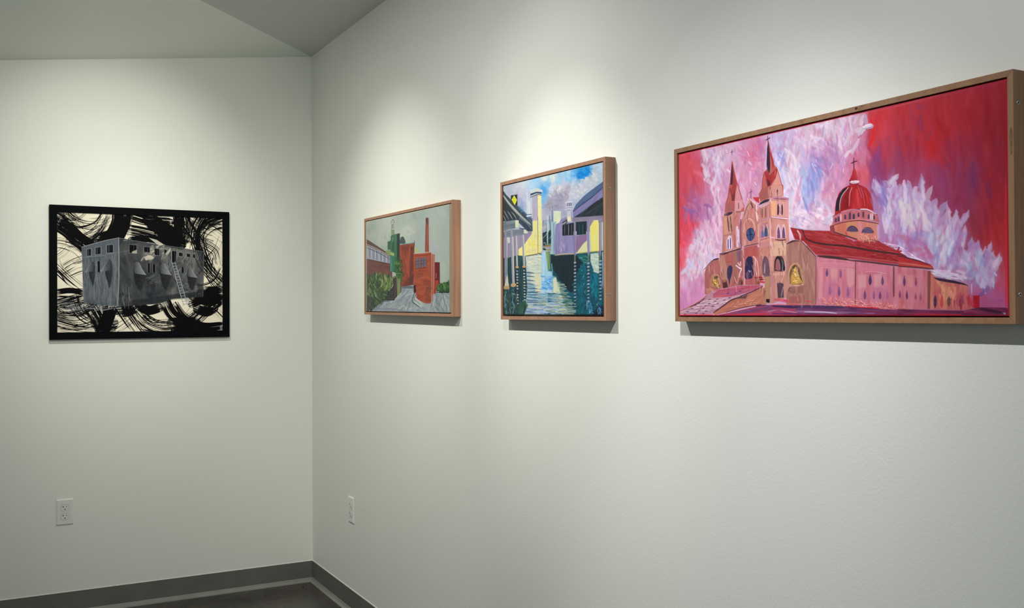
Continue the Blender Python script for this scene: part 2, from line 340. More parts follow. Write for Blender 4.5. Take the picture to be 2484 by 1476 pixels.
    # horizon band
    brush([(150, 945), (280, 930), (410, 950)], 56, .2); brush([(150, 930), (420, 920)], 30, .8); brush([(1620, 910), (1720, 905), (1800, 900)], 60, .15); brush([(1500, 960), (1650, 970), (1800, 960)], 120, .15); brush([(1560, 1040), (1700, 1060), (1780, 1000)], 110, .35); brush([(1480, 1060), (1600, 1020), (1800, 1020)], 70, .3)
    brush([(150, 1060), (260, 1030), (420, 980)], 90, .55); brush([(150, 1080), (420, 1040), (600, 1060)], 60, .75, 12); brush([(150, 1000), (300, 1000), (380, 990)], 40, .8)
    # lower loops
    arc(300, 900, 300, 215, 330, 120, .75, 18, 300); arc(330, 960, 330, 200, 300, 150, .74, 20, 290); brush([(150, 1130), (320, 1120), (500, 1040)], 110, .72, 16); arc(560, 980, 250, 190, 250, 110, .7, 14); brush([(470, 1080), (540, 1200), (600, 1330)], 130, .5, 16); brush([(600, 1080), (620, 1200), (580, 1340)], 100, .55, 12); brush([(700, 1080), (650, 1220), (600, 1340)], 130, .5, 14)
    brush([(540, 1250), (620, 1260), (700, 1250)], 130, .1); brush([(560, 1320), (640, 1300), (700, 1300)], 90, .15); brush([(150, 1230), (340, 1280), (520, 1300)], 110, .7, 14); brush([(150, 1310), (300, 1330), (500, 1330)], 60, .75)
    brush([(700, 1330), (850, 1230), (1000, 1090)], 110, .8, 14); brush([(780, 1080), (860, 1200), (960, 1340)], 130, .62, 16); brush([(860, 1080), (920, 1200), (1040, 1340)], 90, .75, 12); brush([(780, 1130), (860, 1120), (920, 1080)], 120, .2)
    brush([(960, 1070), (1060, 1120), (1180, 1090)], 90, .1); arc(1230, 1000, 300, 215, 330, 130, .74, 18, 290); brush([(1000, 1210), (1150, 1240), (1340, 1220)], 70, .8, 12); brush([(1000, 1290), (1200, 1310), (1400, 1290)], 90, .82, 14)
    brush([(1240, 1050), (1300, 1160), (1440, 1250), (1560, 1290)], 120, .45, 16); brush([(1330, 1050), (1400, 1150), (1480, 1220)], 60, .4); brush([(1290, 1250), (1420, 1240), (1540, 1250)], 120, .08); brush([(1500, 1270), (1640, 1290), (1800, 1270)], 60, .3); brush([(1480, 1210), (1620, 1250), (1800, 1240)], 34, .15); brush([(1500, 1320), (1650, 1330), (1790, 1300)], 50, .75)
    brush([(1400, 1300), (1560, 1180), (1680, 1060)], 120, .6, 14); brush([(1440, 1200), (1560, 1120), (1700, 1060)], 80, .7, 12); brush([(1640, 1080), (1730, 1130), (1800, 1200)], 90, .8, 10); brush([(1540, 1100), (1640, 1130), (1720, 1090)], 90, .2); brush([(1300, 1310), (1420, 1330), (1560, 1320)], 60, .1)
    # building: two washes of grey over the ink
    a = p.img.copy()
    Lf = [(397, 495), (600, 440), (772, 400), (768, 800), (760, 1085), (600, 1075), (412, 1050)]; Rt = [(772, 400), (900, 425), (1140, 460), (1400, 500), (1628, 535), (1610, 980), (1300, 1000), (1180, 1050), (900, 1075), (760, 1085)]
    p.fill(Lf, (92, 100, 108), 16, 90, .95, col2=(74, 82, 90)); p.fill(Rt, (50, 54, 60), 12, 85, .92, col2=(62, 66, 72))
    m = p.mask([(1140, 460), (1628, 535), (1610, 980), (1300, 1000), (1100, 700), (1000, 560)], 30)[..., None] * .22; p.img = p.img * (1 - m) + a * m
    p.dabs([(420, 640), (740, 600), (740, 1060), (420, 1040)], [(112, 120, 128), (84, 92, 100), (128, 136, 144), (66, 74, 82)], 300, 70, 6, 88, 8, .32, 8, 0, sf=.5); p.dabs([(780, 560), (1600, 620), (1590, 960), (780, 1060)], [(40, 43, 48), (60, 64, 70), (48, 52, 58), (30, 32, 36)], 120, 110, 40, 80, 25, .3, 6, 0, sf=.6)
    p.dabs([(1060, 460), (1280, 490), (1220, 620), (1000, 620)], [(206, 200, 186), (150, 150, 148), (190, 186, 174), (60, 62, 66)], 46, 60, 6, -35, 18, .7, 8, 0); p.dabs([(1160, 520), (1600, 560), (1600, 760), (1200, 740)], [(150, 152, 154), (120, 124, 128), (30, 32, 36)], 90, 50, 5, 115, 14, .55, 8, 0)
    p.dabs([(1050, 790), (1200, 740), (1230, 840), (1060, 860)], [(96, 100, 106), (80, 84, 90)], 40, 40, 6, -20, 20, .7, 8, 0); p.dabs([(1370, 850), (1500, 850), (1600, 960), (1400, 980)], [(120, 122, 124), (60, 62, 66), (150, 150, 150)], 60, 50, 5, -40, 20, .6, 8, 0)
    p.dabs([(790, 900), (900, 900), (880, 1070), (790, 1070)], [(150, 154, 158), (110, 114, 118)], 26, 70, 4, 86, 6, .6, 8, 0); p.fill([(900, 1020), (1300, 960), (1560, 930), (1560, 975), (1300, 1010), (1100, 1060), (900, 1070)], (40, 44, 48), 8, 0, .8, 8)
    p.fill([(410, 500), (770, 412), (770, 560), (640, 580), (412, 610)], (88, 96, 106), 10, 90, .8, 3)
    p.line([(400, 497), (600, 440), (772, 402)], 7, (150, 158, 166), .9); p.line([(770, 402), (768, 800), (752, 1075)], 7, (168, 174, 180), .9, dry=.2); p.line([(772, 404), (900, 426), (1140, 462), (1400, 500), (1625, 536)], 5, (110, 116, 122), .9); p.line([(398, 497), (402, 700), (412, 1048)], 6, (130, 138, 146), .8); p.line([(1615, 560), (1615, 760), (1605, 970)], 5, (120, 126, 132), .7, dry=.4)
    p.line([(412, 600), (600, 580), (768, 548)], 5, (140, 148, 156), .7, dry=.3); p.line([(780, 545), (900, 520)], 4, (130, 136, 142), .6); p.line([(812, 430), (893, 424)], 4, (190, 190, 186), .7, dry=.6)
    for x, y, w, h in [(445, 512, 50, 80), (530, 495, 62, 82), (645, 470, 72, 90)]: p.fill([(x, y + 4), (x + w, y - 4), (x + w, y + h - 8), (x, y + h)], (132, 140, 148), 5); p.fill([(x + 5, y + 8), (x + w - 5, y + 1), (x + w - 5, y + h - 12), (x + 5, y + h - 6)], (24, 26, 30), 6); p.line([(x + w * .35, y + 4), (x + w * .35, y + h - 6)], 5, (84, 92, 100))
    for x, y, w, h in [(872, 466, 80, 92), (1020, 486, 64, 64), (1125, 502, 54, 76), (1222, 512, 34, 62), (1298, 524, 54, 128), (1368, 540, 44, 46), (1448, 550, 40, 44), (1508, 556, 32, 46)]:
        p.fill([(x, y), (x + w, y + 6), (x + w, y + h), (x, y + h - 4)], (130, 136, 142), 5, 90, .8); p.fill([(x + 4, y + 4), (x + w - 4, y + 9), (x + w - 4, y + h - 4), (x + 4, y + h - 8)], (14, 14, 17), 4); p.line([(x + w * .6, y + 6), (x + w * .6, y + h - 4)], 3, (90, 96, 102), .8)
    p.fill([(900, 540), (950, 520), (950, 556), (905, 556)], (196, 192, 180), 8, 0, .8); p.fill([(1025, 600), (1060, 570), (1110, 580), (1120, 606), (1040, 625)], (206, 200, 184), 8, 0, .85); p.fill([(1230, 560), (1290, 500), (1290, 530), (1250, 572)], (196, 192, 180), 8, 0, .8); p.blend(p.mask([(420, 640), (760, 560), (1600, 620), (1590, 960), (760, 1060), (420, 1040)], 10), 3, .5, 1)
    p.fill([(1070, 400), (1150, 420), (1225, 468), (1190, 478), (1150, 462), (1110, 430)], (206, 202, 190), 10, 30, .9)
    for x, y, w, h in [(553, 636, 28, 110), (1056, 655, 26, 92), (1106, 660, 30, 84), (1394, 686, 26, 60)]: p.fill([(x, y), (x + w, y + 2), (x + w, y + h), (x, y + h)], (18, 18, 22), 4); p.line([(x, y), (x, y + h)], 4, (130, 138, 146), .8); p.line([(x + w, y), (x + w, y + h)], 4, (130, 138, 146), .8)
    for k in range(150):
        x = 415 + 345 * p.rs.rand(); y = 640 + 300 * p.rs.rand(); p.line([(x, y), (x + 3, y + 40 + 90 * p.rs.rand())], 1.6, (150, 158, 166) if k % 3 else (40, 46, 52), .45, dry=.3)
    for k in range(90):
        x = 790 + 800 * p.rs.rand(); y = 600 + 380 * p.rs.rand(); a = 1.2 + .5 * p.rs.randn(); L_ = 20 + 40 * p.rs.rand(); p.line([(x, y), (x + L_ * math.cos(a), y + L_ * math.sin(a))], 2, (128, 132, 136) if k % 2 else (24, 26, 30), .45, dry=.3)
    # hooded vents and their shadows
    for x, y, s, m in [(490, 640, 1, 1), (655, 615, 1.15, 1), (965, 640, 1.2, -1), (1225, 650, 1.1, -1), (1490, 690, .95, -1)]:
        c1, c2, sh = ((176, 184, 192), (44, 50, 58), (22, 26, 32)) if m > 0 else ((34, 37, 42), (146, 152, 158), (16, 18, 22))
        p.round_fill([(x - 24 * s, y + 95 * s), (x + 36 * s, y + 88 * s), (x + 34 * s, y + 170 * s), (x + 16 * s, y + 250 * s), (x + 0 * s, y + 200 * s), (x - 16 * s, y + 150 * s)] if m > 0 else [(x - 44 * s, y + 70 * s), (x + 52 * s, y + 100 * s), (x + 46 * s, y + 170 * s), (x + 10 * s, y + 240 * s), (x - 26 * s, y + 180 * s)], sh, c2 if m > 0 else (44, 47, 52), 0, 8 if m < 0 else 4, .9)
        P = [(x - 66 * s * m, y + 108 * s), (x - 34 * s * m, y + 62 * s), (x - 10 * s * m, y + 10 * s), (x + 14 * s * m, y), (x + 34 * s * m, y + 22 * s), (x + 42 * s * m, y + 62 * s), (x + 34 * s * m, y + 92 * s), (x - 10 * s * m, y + 102 * s)]
        p.round_fill(P, c1, c2, 0 if m > 0 else 0, 2.5); p.line([(x - 60 * s * m, y + 106 * s), (x - 25 * s * m, y + 54 * s), (x + 6 * s * m, y + 4)], 3, (176, 182, 188), .5)
    # ladder
    p.line([(1300, 640), (1350, 840), (1412, 1068)], 7, (150, 160, 170)); p.line([(1330, 635), (1390, 840), (1452, 1064)], 7, (150, 160, 170))
    for k in range(16): t = k / 15.; x = 1306 + 104 * t; y = 655 + 400 * t; p.line([(x, y), (x + 34 + 6 * t, y - 4)], 6, (140, 150, 160), .95, smooth=False)
    p.line([(1295, 525), (1297, 650)], 4, (150, 158, 166)); p.line([(1350, 530), (1342, 640)], 4, (130, 138, 146))
    # pale ground streaks and signature
    p.dabs([(150, 1050), (420, 1060), (740, 1085), (700, 1130), (200, 1150)], [(130, 138, 146), (90, 98, 106), (160, 166, 172)], 60, 110, 5, -10, 8, .55, 8, 0)
    p.line([(1795, 825), (1797, 885)], 4, (110, 130, 150), .8); p.line([(1770, 1300), (1785, 1275), (1790, 1300)], 4, (40, 40, 44), .9, smooth=False); p.fill([(1770, 1270), (1795, 1262), (1792, 1305), (1772, 1306)], (200, 204, 206), 4, 0, .6); p.line([(1776, 1300), (1784, 1282), (1788, 1298)], 3, (50, 50, 54), .9)
    p.h[:] = 0
    return p

def paint_brickworks():
    p = Painter(600, 430, [(883.8, 541), (1089.3, 490), (1092.3, 759), (887.7, 760.6)], 9)
    Q = lambda: p.view(870, 460, 4.341)
    Q()
    S = '''60 360 165 175 170;120 400 150 165 158;90 440 148 162 155;200 380 168 178 172;240 430 175 184 178;140 520 165 176 170;220 540 172 182 174;100 500 160 172 165;280 360 176 186 178;420 300 158 170 160;500 300 165 176 168
560 260 150 165 158;620 240 152 168 162;560 380 168 178 170;500 420 176 186 178;460 470 182 190 182;560 500 160 172 168;620 420 158 172 168;760 300 165 176 170;860 240 166 176 170;930 200 150 166 162;900 400 158 170 164
850 520 162 174 166;780 480 166 178 170;930 600 156 170 162;900 760 162 174 165;860 860 166 178 168;940 880 158 170 162;760 600 170 172 178;620 560 158 172 170;300 600 160 172 165;250 640 158 170 165'''
    pts = []
    for row in S.replace('\n', ';').split(';'):
        a = [float(t) for t in row.split()]; pts.append((a[0], a[1], a[2:]))
    p.field(pts, 3.0, 8)
    p.dabs([(60, 360), (950, 130), (960, 980), (60, 900)], None, 300, 80, 30, 75, 26, .35, 4, .15, jit=5)
    p.blend(np.ones((p.H, p.W), np.float32), 5, .6, 2)
    p.dabs([(430, 400), (560, 380), (600, 520), (440, 560)], [(190, 198, 188), (170, 182, 176)], 14, 60, 30, 40, 40, .35, 5, .2, sf=.6)
    p.dabs([(280, 420), (330, 440), (300, 600), (200, 560)], [(182, 190, 184), (150, 164, 160)], 14, 60, 26, 70, 30, .35, 5, .2, sf=.6)
    # ground
    p.fill([(60, 1080), (450, 1030), (560, 1040), (760, 1120), (800, 1080), (970, 1090), (975, 1310), (60, 1310)], (152, 164, 166), 8, 20, col2=(138, 150, 158))
    p.dabs([(160, 1240), (300, 1180), (460, 1060), (560, 1060), (560, 1200), (640, 1300), (120, 1300)], [(165, 176, 178), (140, 152, 162), (120, 130, 148), (178, 188, 186), (150, 156, 172)], 120, 110, 15, -50, 18, .65, 7, .6)
    p.dabs([(760, 1120), (960, 1100), (960, 1290), (740, 1290)], [(150, 160, 158), (130, 142, 146), (165, 172, 166), (110, 122, 130)], 60, 90, 16, 75, 20, .6, 7, .5)
    p.line([(470, 1030), (560, 1040)], 30, (96, 108, 126), .8); p.line([(100, 1290), (300, 1270), (480, 1290)], 18, (130, 132, 158), .8)
    for P in [[(860, 1120), (900, 1290)], [(880, 1110), (945, 1290)], [(790, 1130), (750, 1290)]]: p.line(P, 6, (206, 214, 222), .8)
    # left building
    p.fill([(60, 530), (310, 690), (330, 720), (345, 960), (60, 950)], (104, 60, 58), 8, 20, col2=(116, 66, 62)); p.fill([(62, 535), (110, 560), (310, 690), (320, 730), (62, 590)], (92, 66, 62), 6, 30)
    p.fill([(64, 600), (200, 660), (316, 725), (316, 790), (64, 745)], (150, 156, 176), 10, 90); p.line([(64, 590), (180, 640), (316, 715)], 9, (178, 166, 176), .9)
    for x in range(70, 312, 13): y = 608 + (x - 64) * .47; p.line([(x, y), (x + 4, min(y + 118 - (x - 64) * .22, 790))], 5 if x % 2 else 7, (52, 48, 66) if (x // 13) % 3 else (206, 206, 220), .85, smooth=False)
    p.line([(64, 625), (200, 680), (316, 745)], 8, (60, 52, 62), .8); p.line([(64, 748), (200, 775), (320, 800)], 8, (66, 44, 48), .9); p.line([(70, 830), (330, 830)], 40, (96, 54, 54), .5)
    # bushes left
    G = [(54, 84, 50), (70, 100, 56), (40, 62, 46), (96, 122, 66), (120, 140, 84), (34, 50, 44), (60, 92, 60)]
    p.fill([(62, 950), (150, 900), (330, 920), (350, 980), (330, 1080), (280, 1180), (200, 1230), (130, 1300), (62, 1300)], (44, 66, 48), 12, 85, wob=6)
    p.dabs([(64, 930), (180, 900), (340, 930), (330, 1080), (240, 1200), (64, 1290)], G, 230, 54, 13, 80, 24, .85, 10, .8); p.dabs([(220, 930), (340, 930), (330, 1060), (240, 1060)], [(120, 136, 76), (96, 120, 62), (136, 150, 92)], 46, 50, 11, 80, 22, .85, 8, .8); p.dabs([(64, 1150), (200, 1150), (120, 1300), (64, 1300)], [(30, 44, 42), (40, 58, 50)], 50, 50, 15, 80, 20, .8)
    # stairs/porch
    p.fill([(270, 1170), (340, 1050), (360, 1010), (370, 1180), (290, 1185)], (40, 40, 46), 8)
    for k in range(8): p.line([(280 + k * 9, 1165 - k * 15), (365, 1165 - k * 15)], 5, (84, 96, 92), .8)
    p.line([(262, 1190), (320, 1192)], 12, (110, 110, 140), .9)
    p.fill([(345, 930), (400, 910), (440, 950), (440, 1090), (400, 1130), (365, 1180)], (110, 122, 84), 8, 90); p.fill([(350, 950), (385, 930), (395, 1140), (362, 1180)], (58, 42, 46), 6, 90); p.line([(415, 950), (412, 1110)], 17, (140, 150, 96), .9); p.line([(432, 950), (436, 1090)], 10, (40, 44, 44)); p.line([(372, 940), (376, 1160)], 8, (120, 110, 112), .8)
    # green tower
    p.fill([(288, 560), (320, 545), (330, 640), (290, 645)], (50, 96, 74), 7, 90); p.fill([(270, 655), (340, 640), (360, 670), (360, 710), (300, 700), (270, 680)], (120, 146, 88), 7); p.fill([(322, 500), (340, 480), (410, 465), (416, 700), (420, 880), (330, 880), (318, 700)], (62, 112, 84), 10, 90, col2=(44, 90, 70)); p.fill([(385, 480), (414, 462), (420, 760), (390, 760)], (30, 54, 50), 7, 90)
    p.line([(345, 560), (342, 640)], 26, (34, 74, 62), .9); p.line([(340, 510), (338, 560)], 20, (96, 150, 110), .8); p.fill([(318, 710), (362, 700), (362, 860), (322, 880)], (50, 120, 96), 10, 90); p.line([(325, 720), (328, 870)], 7, (110, 170, 140), .9); p.line([(352, 720), (352, 860)], 8, (34, 84, 72), .9); p.fill([(320, 665), (362, 680), (358, 710), (318, 700)], (150, 170, 100), 6, 10)
    p.fill([(322, 430), (350, 425), (352, 480), (324, 492)], (128, 150, 110), 6, 90); p.line([(326, 400), (340, 410), (350, 400)], 6, (60, 54, 56)); p.line([(322, 370), (326, 335), (342, 322), (352, 345), (345, 372), (330, 378), (336, 395), (350, 385)], 6, (64, 56, 60)); p.line([(330, 350), (338, 340)], 5, (90, 80, 84)); p.line([(352, 430), (354, 475)], 6, (60, 70, 60)); p.line([(324, 400), (326, 430)], 4, (80, 90, 80))
    p.fill([(416, 540), (425, 510), (450, 500), (470, 535), (470, 570), (416, 580)], (64, 84, 88), 9, 60, smooth=True)
    # brick hall
    p.fill([(414, 590), (566, 565), (568, 700), (562, 1010), (440, 1035), (420, 900)], (138, 62, 48), 10, 90, col2=(152, 68, 46)); p.line([(414, 578), (500, 575), (568, 562)], 10, (108, 124, 136)); p.line([(566, 540), (569, 600)], 7, (40, 40, 60)); p.fill([(530, 600), (566, 600), (562, 1010), (520, 1000)], (104, 44, 42), 8, 90, .8, 6); p.line([(535, 610), (537, 645)], 10, (60, 26, 32)); p.line([(500, 618), (502, 645)], 8, (74, 34, 36)); p.dabs([(430, 660), (520, 660), (510, 980), (450, 980)], [(166, 76, 48), (150, 66, 44), (120, 54, 46)], 40, 90, 14, 88, 6, .7, 7, .6); p.fill([(430, 600), (520, 590), (500, 640), (440, 660)], (118, 52, 46), 7, 0, .8, 5)
    p.fill([(500, 950), (562, 900), (560, 1010), (450, 1030)], (84, 46, 48), 7, 0, .6, 8); p.line([(445, 1045), (560, 1030)], 20, (90, 102, 120), .9)
    p.dabs([(370, 720), (430, 740), (462, 900), (440, 980), (400, 940), (370, 880)], [(44, 88, 46), (60, 108, 52), (34, 66, 42), (84, 130, 60), (50, 100, 50)], 110, 26, 12, 60, 50, .9, 9, .9)
    # chimney
    p.fill([(678, 660), (682, 300), (690, 288), (706, 288), (714, 300), (722, 655)], (138, 74, 62), 8, 90, col2=(150, 80, 66)); p.fill([(680, 320), (686, 290), (700, 290), (710, 330), (700, 380), (690, 340)], (66, 50, 52), 6, 90, .9, 3); p.line([(712, 310), (720, 640)], 8, (190, 120, 96), .8); p.line([(684, 340), (686, 640)], 9, (96, 52, 50), .8)
    p.fill([(575, 625), (612, 618), (612, 665), (576, 668)], (170, 178, 108), 6)
    # annexes
    p.fill([(782, 765), (832, 765), (835, 1010), (784, 1060)], (110, 26, 36), 8, 90, col2=(96, 22, 34)); p.line([(784, 765), (832, 765), (836, 1000)], 5, (46, 24, 30), smooth=False); p.fill([(752, 680), (780, 680), (782, 960), (800, 960), (800, 1095), (760, 1100)], (152, 66, 50), 8, 90); p.fill([(775, 950), (822, 955), (822, 1040), (780, 1100)], (158, 56, 50), 9, 90); p.line([(782, 948), (820, 948)], 5, (70, 30, 34)); p.line([(795, 880), (800, 900), (795, 935)], 6, (220, 180, 180), .8)
    # front brick tower
    p.fill([(560, 680), (736, 655), (745, 760), (762, 1000), (765, 1160), (745, 1200), (700, 1205), (600, 1165), (592, 1100), (566, 1090)], (168, 76, 50), 9, 0, col2=(156, 68, 48)); p.fill([(738, 660), (775, 690), (780, 1000), (765, 1170), (745, 1195), (742, 900)], (178, 112, 92), 8, 90); p.line([(738, 670), (742, 1190)], 8, (84, 36, 34), .9); p.line([(758, 690), (762, 1100)], 12, (140, 64, 48), .8)
    p.line([(560, 678), (660, 668), (735, 655)], 8, (190, 170, 156), .9); p.line([(562, 705), (735, 682)], 8, (110, 44, 36), .8); p.dabs([(570, 860), (735, 850), (735, 1150), (600, 1150)], [(176, 84, 54), (140, 60, 46), (160, 72, 48), (120, 58, 50)], 60, 46, 20, 5, 12, .5, 7, .4); p.fill([(690, 1040), (740, 1000), (742, 1180), (690, 1190)], (110, 58, 52), 8, 60, .5, 10); p.fill([(590, 860), (660, 880), (640, 940), (590, 930)], (120, 66, 56), 7, 0, .35, 10)
    p.fill([(580, 728), (698, 708), (700, 825), (584, 838)], (150, 70, 50), 5)
    for x in (583, 612, 641, 670):
        y = 730 - (x - 580) * .16; p.fill([(x, y), (x + 24, y - 4), (x + 25, y + 98), (x + 1, y + 102)], (112, 104, 120), 9, 90); p.line([(x + 12, y), (x + 13, y + 98)], 3, (60, 44, 50))
        for k in (30, 62): p.line([(x, y + k), (x + 25, y + k - 3)], 4, (60, 40, 44), smooth=False)
        p.line([(x, y), (x + 1, y + 100)], 4, (54, 36, 42)); p.line([(x + 24, y), (x + 25, y + 96)], 3, (54, 36, 42))
    p.line([(585, 838), (700, 822)], 6, (96, 44, 38)); p.fill([(566, 1015), (585, 1010), (592, 1080), (570, 1095)], (44, 30, 40), 5)
    p.line([(592, 1075), (570, 1110), (552, 1170), (560, 1195), (630, 1245)], 8, (40, 42, 56)); p.fill([(580, 1130), (610, 1160), (660, 1200), (668, 1235), (640, 1245), (590, 1210), (570, 1190)], (176, 182, 182), 9, 40); p.line([(580, 1170), (640, 1215)], 8, (120, 130, 140), .8); p.line([(590, 1110), (575, 1150), (580, 1180)], 6, (70, 74, 90))
    for x in (600, 614, 628): p.line([(x, 1240), (x, 1285)], 3, (150, 164, 186), .9)
    p.fill([(805, 1010), (880, 975), (960, 950), (965, 1085), (805, 1085)], (38, 66, 42), 9, 80, wob=5); p.dabs([(810, 1010), (960, 950), (962, 1050), (810, 1060)], [(60, 104, 50), (84, 126, 62), (44, 80, 44)], 90, 26, 11, 80, 26, .9, 9, .8); p.line([(800, 1085), (960, 1080)], 9, (36, 46, 50), .9)
    e = p.img; b = np.array((.72, .73, .66), np.float32); e[:, :9] = e[:, :9] * .3 + b * .7; e[:3] = b; e[:, -14:] = (.56, .53, .45); e[-3:] *= .5
    return p

def paint_waterway():
    p = Painter(620, 500, [(1218, 450.4), (1464.2, 389.6), (1469.5, 767.6), (1222, 766.7)], 5)
    A = lambda: p.view(1210, 380, 8.2)
    B = lambda: p.view(1340, 380, 8.2)
    Cc = lambda: p.view(1210, 540, 6.15)
    D = lambda: p.view(1340, 540, 6.15)
    p.view(1190, 360, 3.209)
    S = '''100 310 170 180 195;140 330 165 170 195;180 300 185 190 205;220 270 190 200 210;260 260 190 205 215;300 250 170 200 225;340 240 150 195 230;420 220 205 215 215;480 210 205 215 210
540 190 150 190 225;600 180 170 200 225;640 210 80 160 225;700 180 30 130 205;760 160 25 130 210;690 210 40 135 205;800 130 150 180 205;850 120 175 195 215;860 200 170 190 205;800 200 190 195 205
740 220 200 200 210;640 250 200 205 215;580 240 180 195 220;520 240 150 195 228;440 270 110 175 225;410 320 70 150 215;400 380 110 170 215;470 300 190 195 215;520 320 178 172 192;560 310 190 190 208;600 300 165 160 182
540 380 150 145 168;480 380 165 160 182;580 380 160 158 178;500 440 150 145 168;440 460 160 160 180;420 520 170 170 190;460 520 165 165 185;540 440 150 152 172;600 360 195 195 205;640 340 190 192 204;680 320 175 180 200;700 280 195 192 205
780 260 185 190 200;840 260 165 185 205;640 400 170 180 205;200 360 165 160 185;230 400 158 165 195;260 380 180 185 205;220 340 185 178 200;280 420 185 190 215;240 450 140 155 190;290 480 185 195 215;150 300 170 185 200'''
    pts = []
    for row in S.replace('\n', ';').split(';'):
        a = [float(t) for t in row.split()]; pts.append((a[0], a[1], a[2:]))
    p.field(pts, 3.2, 5)
    p.dabs([(90, 290), (880, 100), (880, 420), (560, 520), (400, 520), (90, 420)], None, 620, 30, 12, 30, 50, .55, 9, .4, curve=.3, jit=7)
    W = [(208, 208, 216), (196, 198, 212), (216, 214, 212)]
    p.dabs([(460, 290), (560, 280), (560, 320), (440, 380)], W, 26, 22, 8, 60, 40, .7, 8, .9, curve=.4); p.dabs([(690, 220), (800, 190), (860, 220), (800, 280), (660, 300)], W, 36, 26, 9, 30, 50, .6, 8, .8, curve=.4)
    p.dabs([(640, 340), (760, 290), (740, 320), (650, 400)], [(210, 212, 206), (196, 200, 204)], 22, 22, 8, 40, 50, .7, 8, .9); p.dabs([(790, 120), (870, 105), (870, 170), (820, 190)], [(180, 200, 220), (196, 206, 216)], 20, 24, 8, 60, 50, .7, 8, .8)
    p.dabs([(440, 340), (600, 300), (600, 380), (520, 470), (430, 470)], [(146, 140, 162), (156, 150, 172), (138, 134, 156)], 46, 34, 13, 30, 40, .5, 8, .5)
    p.dabs([(660, 190), (790, 140), (780, 180), (700, 230)], [(18, 122, 205), (30, 140, 214)], 26, 34, 13, 20, 25, .7, 7, .4); p.dabs([(560, 180), (650, 170), (640, 240), (560, 250)], [(140, 190, 226), (100, 175, 226)], 20, 30, 12, 30, 30, .5, 7, .4)
    p.blend(np.ones((p.H, p.W), np.float32), 3, .5, 2, .4)
    # water ground
    Cc(); p.fill([(60, 480), (430, 480), (440, 1410), (70, 1410)], (24, 54, 66), 12, 90, col2=(40, 74, 76))
    p.fill([(395, 495), (580, 470), (640, 470), (860, 420), (900, 1410), (380, 1410), (430, 1000)], (150, 176, 194), 14, 0, col2=(170, 186, 176))
    D(); p.fill([(-60, 470), (320, 470), (770, 400), (800, 1400), (-60, 1400)], (14, 66, 82), 12, 8, col2=(18, 84, 100))
    p.fill([(0, 500), (320, 480), (390, 500), (470, 600), (400, 700), (340, 850), (300, 1060), (150, 930), (80, 790), (10, 640)], (12, 34, 46), 7, 90, smooth=False, wob=3)
    p.dabs([(420, 620), (780, 700), (790, 1350), (380, 1380), (330, 1000)], [(12, 88, 106), (14, 70, 92), (20, 110, 122), (10, 54, 76), (14, 96, 118)], 200, 110, 24, 84, 18, .5, 8, .5)
    p.dabs([(420, 620), (780, 700), (790, 1350), (380, 1380), (330, 1000)], [(16, 96, 112), (12, 60, 84)], 70, 90, 10, 3, 8, .5, 8, .6)
    p.dabs([(560, 800), (700, 800), (700, 1100), (600, 1100)], [(18, 128, 150), (24, 112, 138)], 30, 90, 26, 85, 15, .6, 8, .6); p.fill([(700, 1240), (790, 1240), (800, 1400), (620, 1400)], (12, 28, 50), 8, 90, .85, 8)
    p.dabs([(0, 860), (60, 850), (120, 900), (160, 980), (240, 1130), (330, 1250), (340, 1390), (0, 1390)], [(184, 196, 190), (170, 186, 200), (150, 172, 150), (140, 170, 208), (196, 202, 170), (120, 150, 120)], 220, 110, 13, 3, 7, .75, 10, .9)
    p.fill([(0, 830), (60, 810), (80, 880), (120, 920), (120, 1040), (0, 1050)], (206, 212, 184), 10, 0, .9, 5)
    for y in range(880, 1360, 26): p.line([(60 + (y - 880) * .36, y), (180 + (y - 880) * .42, y + 8)], 12, (24, 70, 86), .9, taper=.9)
    p.dabs([(400, 490), (520, 490), (520, 620), (470, 590)], [(30, 96, 96), (80, 140, 132), (18, 76, 78)], 40, 50, 13, 15, 20, .7, 9, .6)
    p.fill([(575, 460), (700, 440), (710, 760), (640, 740), (600, 640), (580, 580)], (182, 200, 188), 12, 0, .95, 4, col2=(196, 208, 196)); p.dabs([(590, 480), (700, 470), (700, 780), (640, 720)], [(206, 214, 198), (160, 186, 180)], 40, 60, 12, 5, 8, .7, 8, .9)
    p.fill([(750, 560), (785, 460), (795, 900), (770, 1000)], (120, 150, 176), 12, 90, .9, 3); p.line([(765, 600), (775, 800), (745, 980)], 13, (150, 180, 210), .8)
    # light reflections on the left
    Cc()
    p.fill([(400, 505), (640, 490), (650, 740), (560, 760), (640, 1050), (560, 1060), (540, 940), (470, 900), (480, 760), (420, 640)], (192, 202, 192), 10, 0, .95, 4, col2=(206, 208, 184)); p.dabs([(420, 500), (640, 490), (640, 740), (480, 760)], [(206, 210, 196), (178, 192, 186), (196, 206, 200)], 80, 60, 11, 5, 12, .7, 8, 1.)
    p.fill([(545, 770), (640, 760), (640, 1030), (545, 1030)], (206, 208, 180), 8, 0, .9, 4); p.line([(588, 500), (590, 700)], 7, (130, 140, 140), .7, dry=.4)
    p.fill([(640, 440), (700, 430), (720, 560), (740, 720), (800, 730), (800, 1050), (640, 1060)], (150, 196, 224), 12, 90, .95, 4, col2=(178, 206, 226)); p.dabs([(650, 800), (800, 800), (800, 1000), (650, 1000)], [(90, 160, 222), (60, 140, 214), (130, 184, 226)], 44, 60, 20, 10, 20, .7, 8, .6)
    p.fill([(700, 430), (770, 420), (775, 700), (735, 720)], (110, 140, 92), 12, 90, .95, 4, col2=(140, 160, 110)); p.line([(750, 430), (770, 600), (780, 720)], 24, (70, 100, 92), .7); p.fill([(775, 480), (861, 490), (861, 780), (790, 640)], (14, 38, 48), 6, 90)
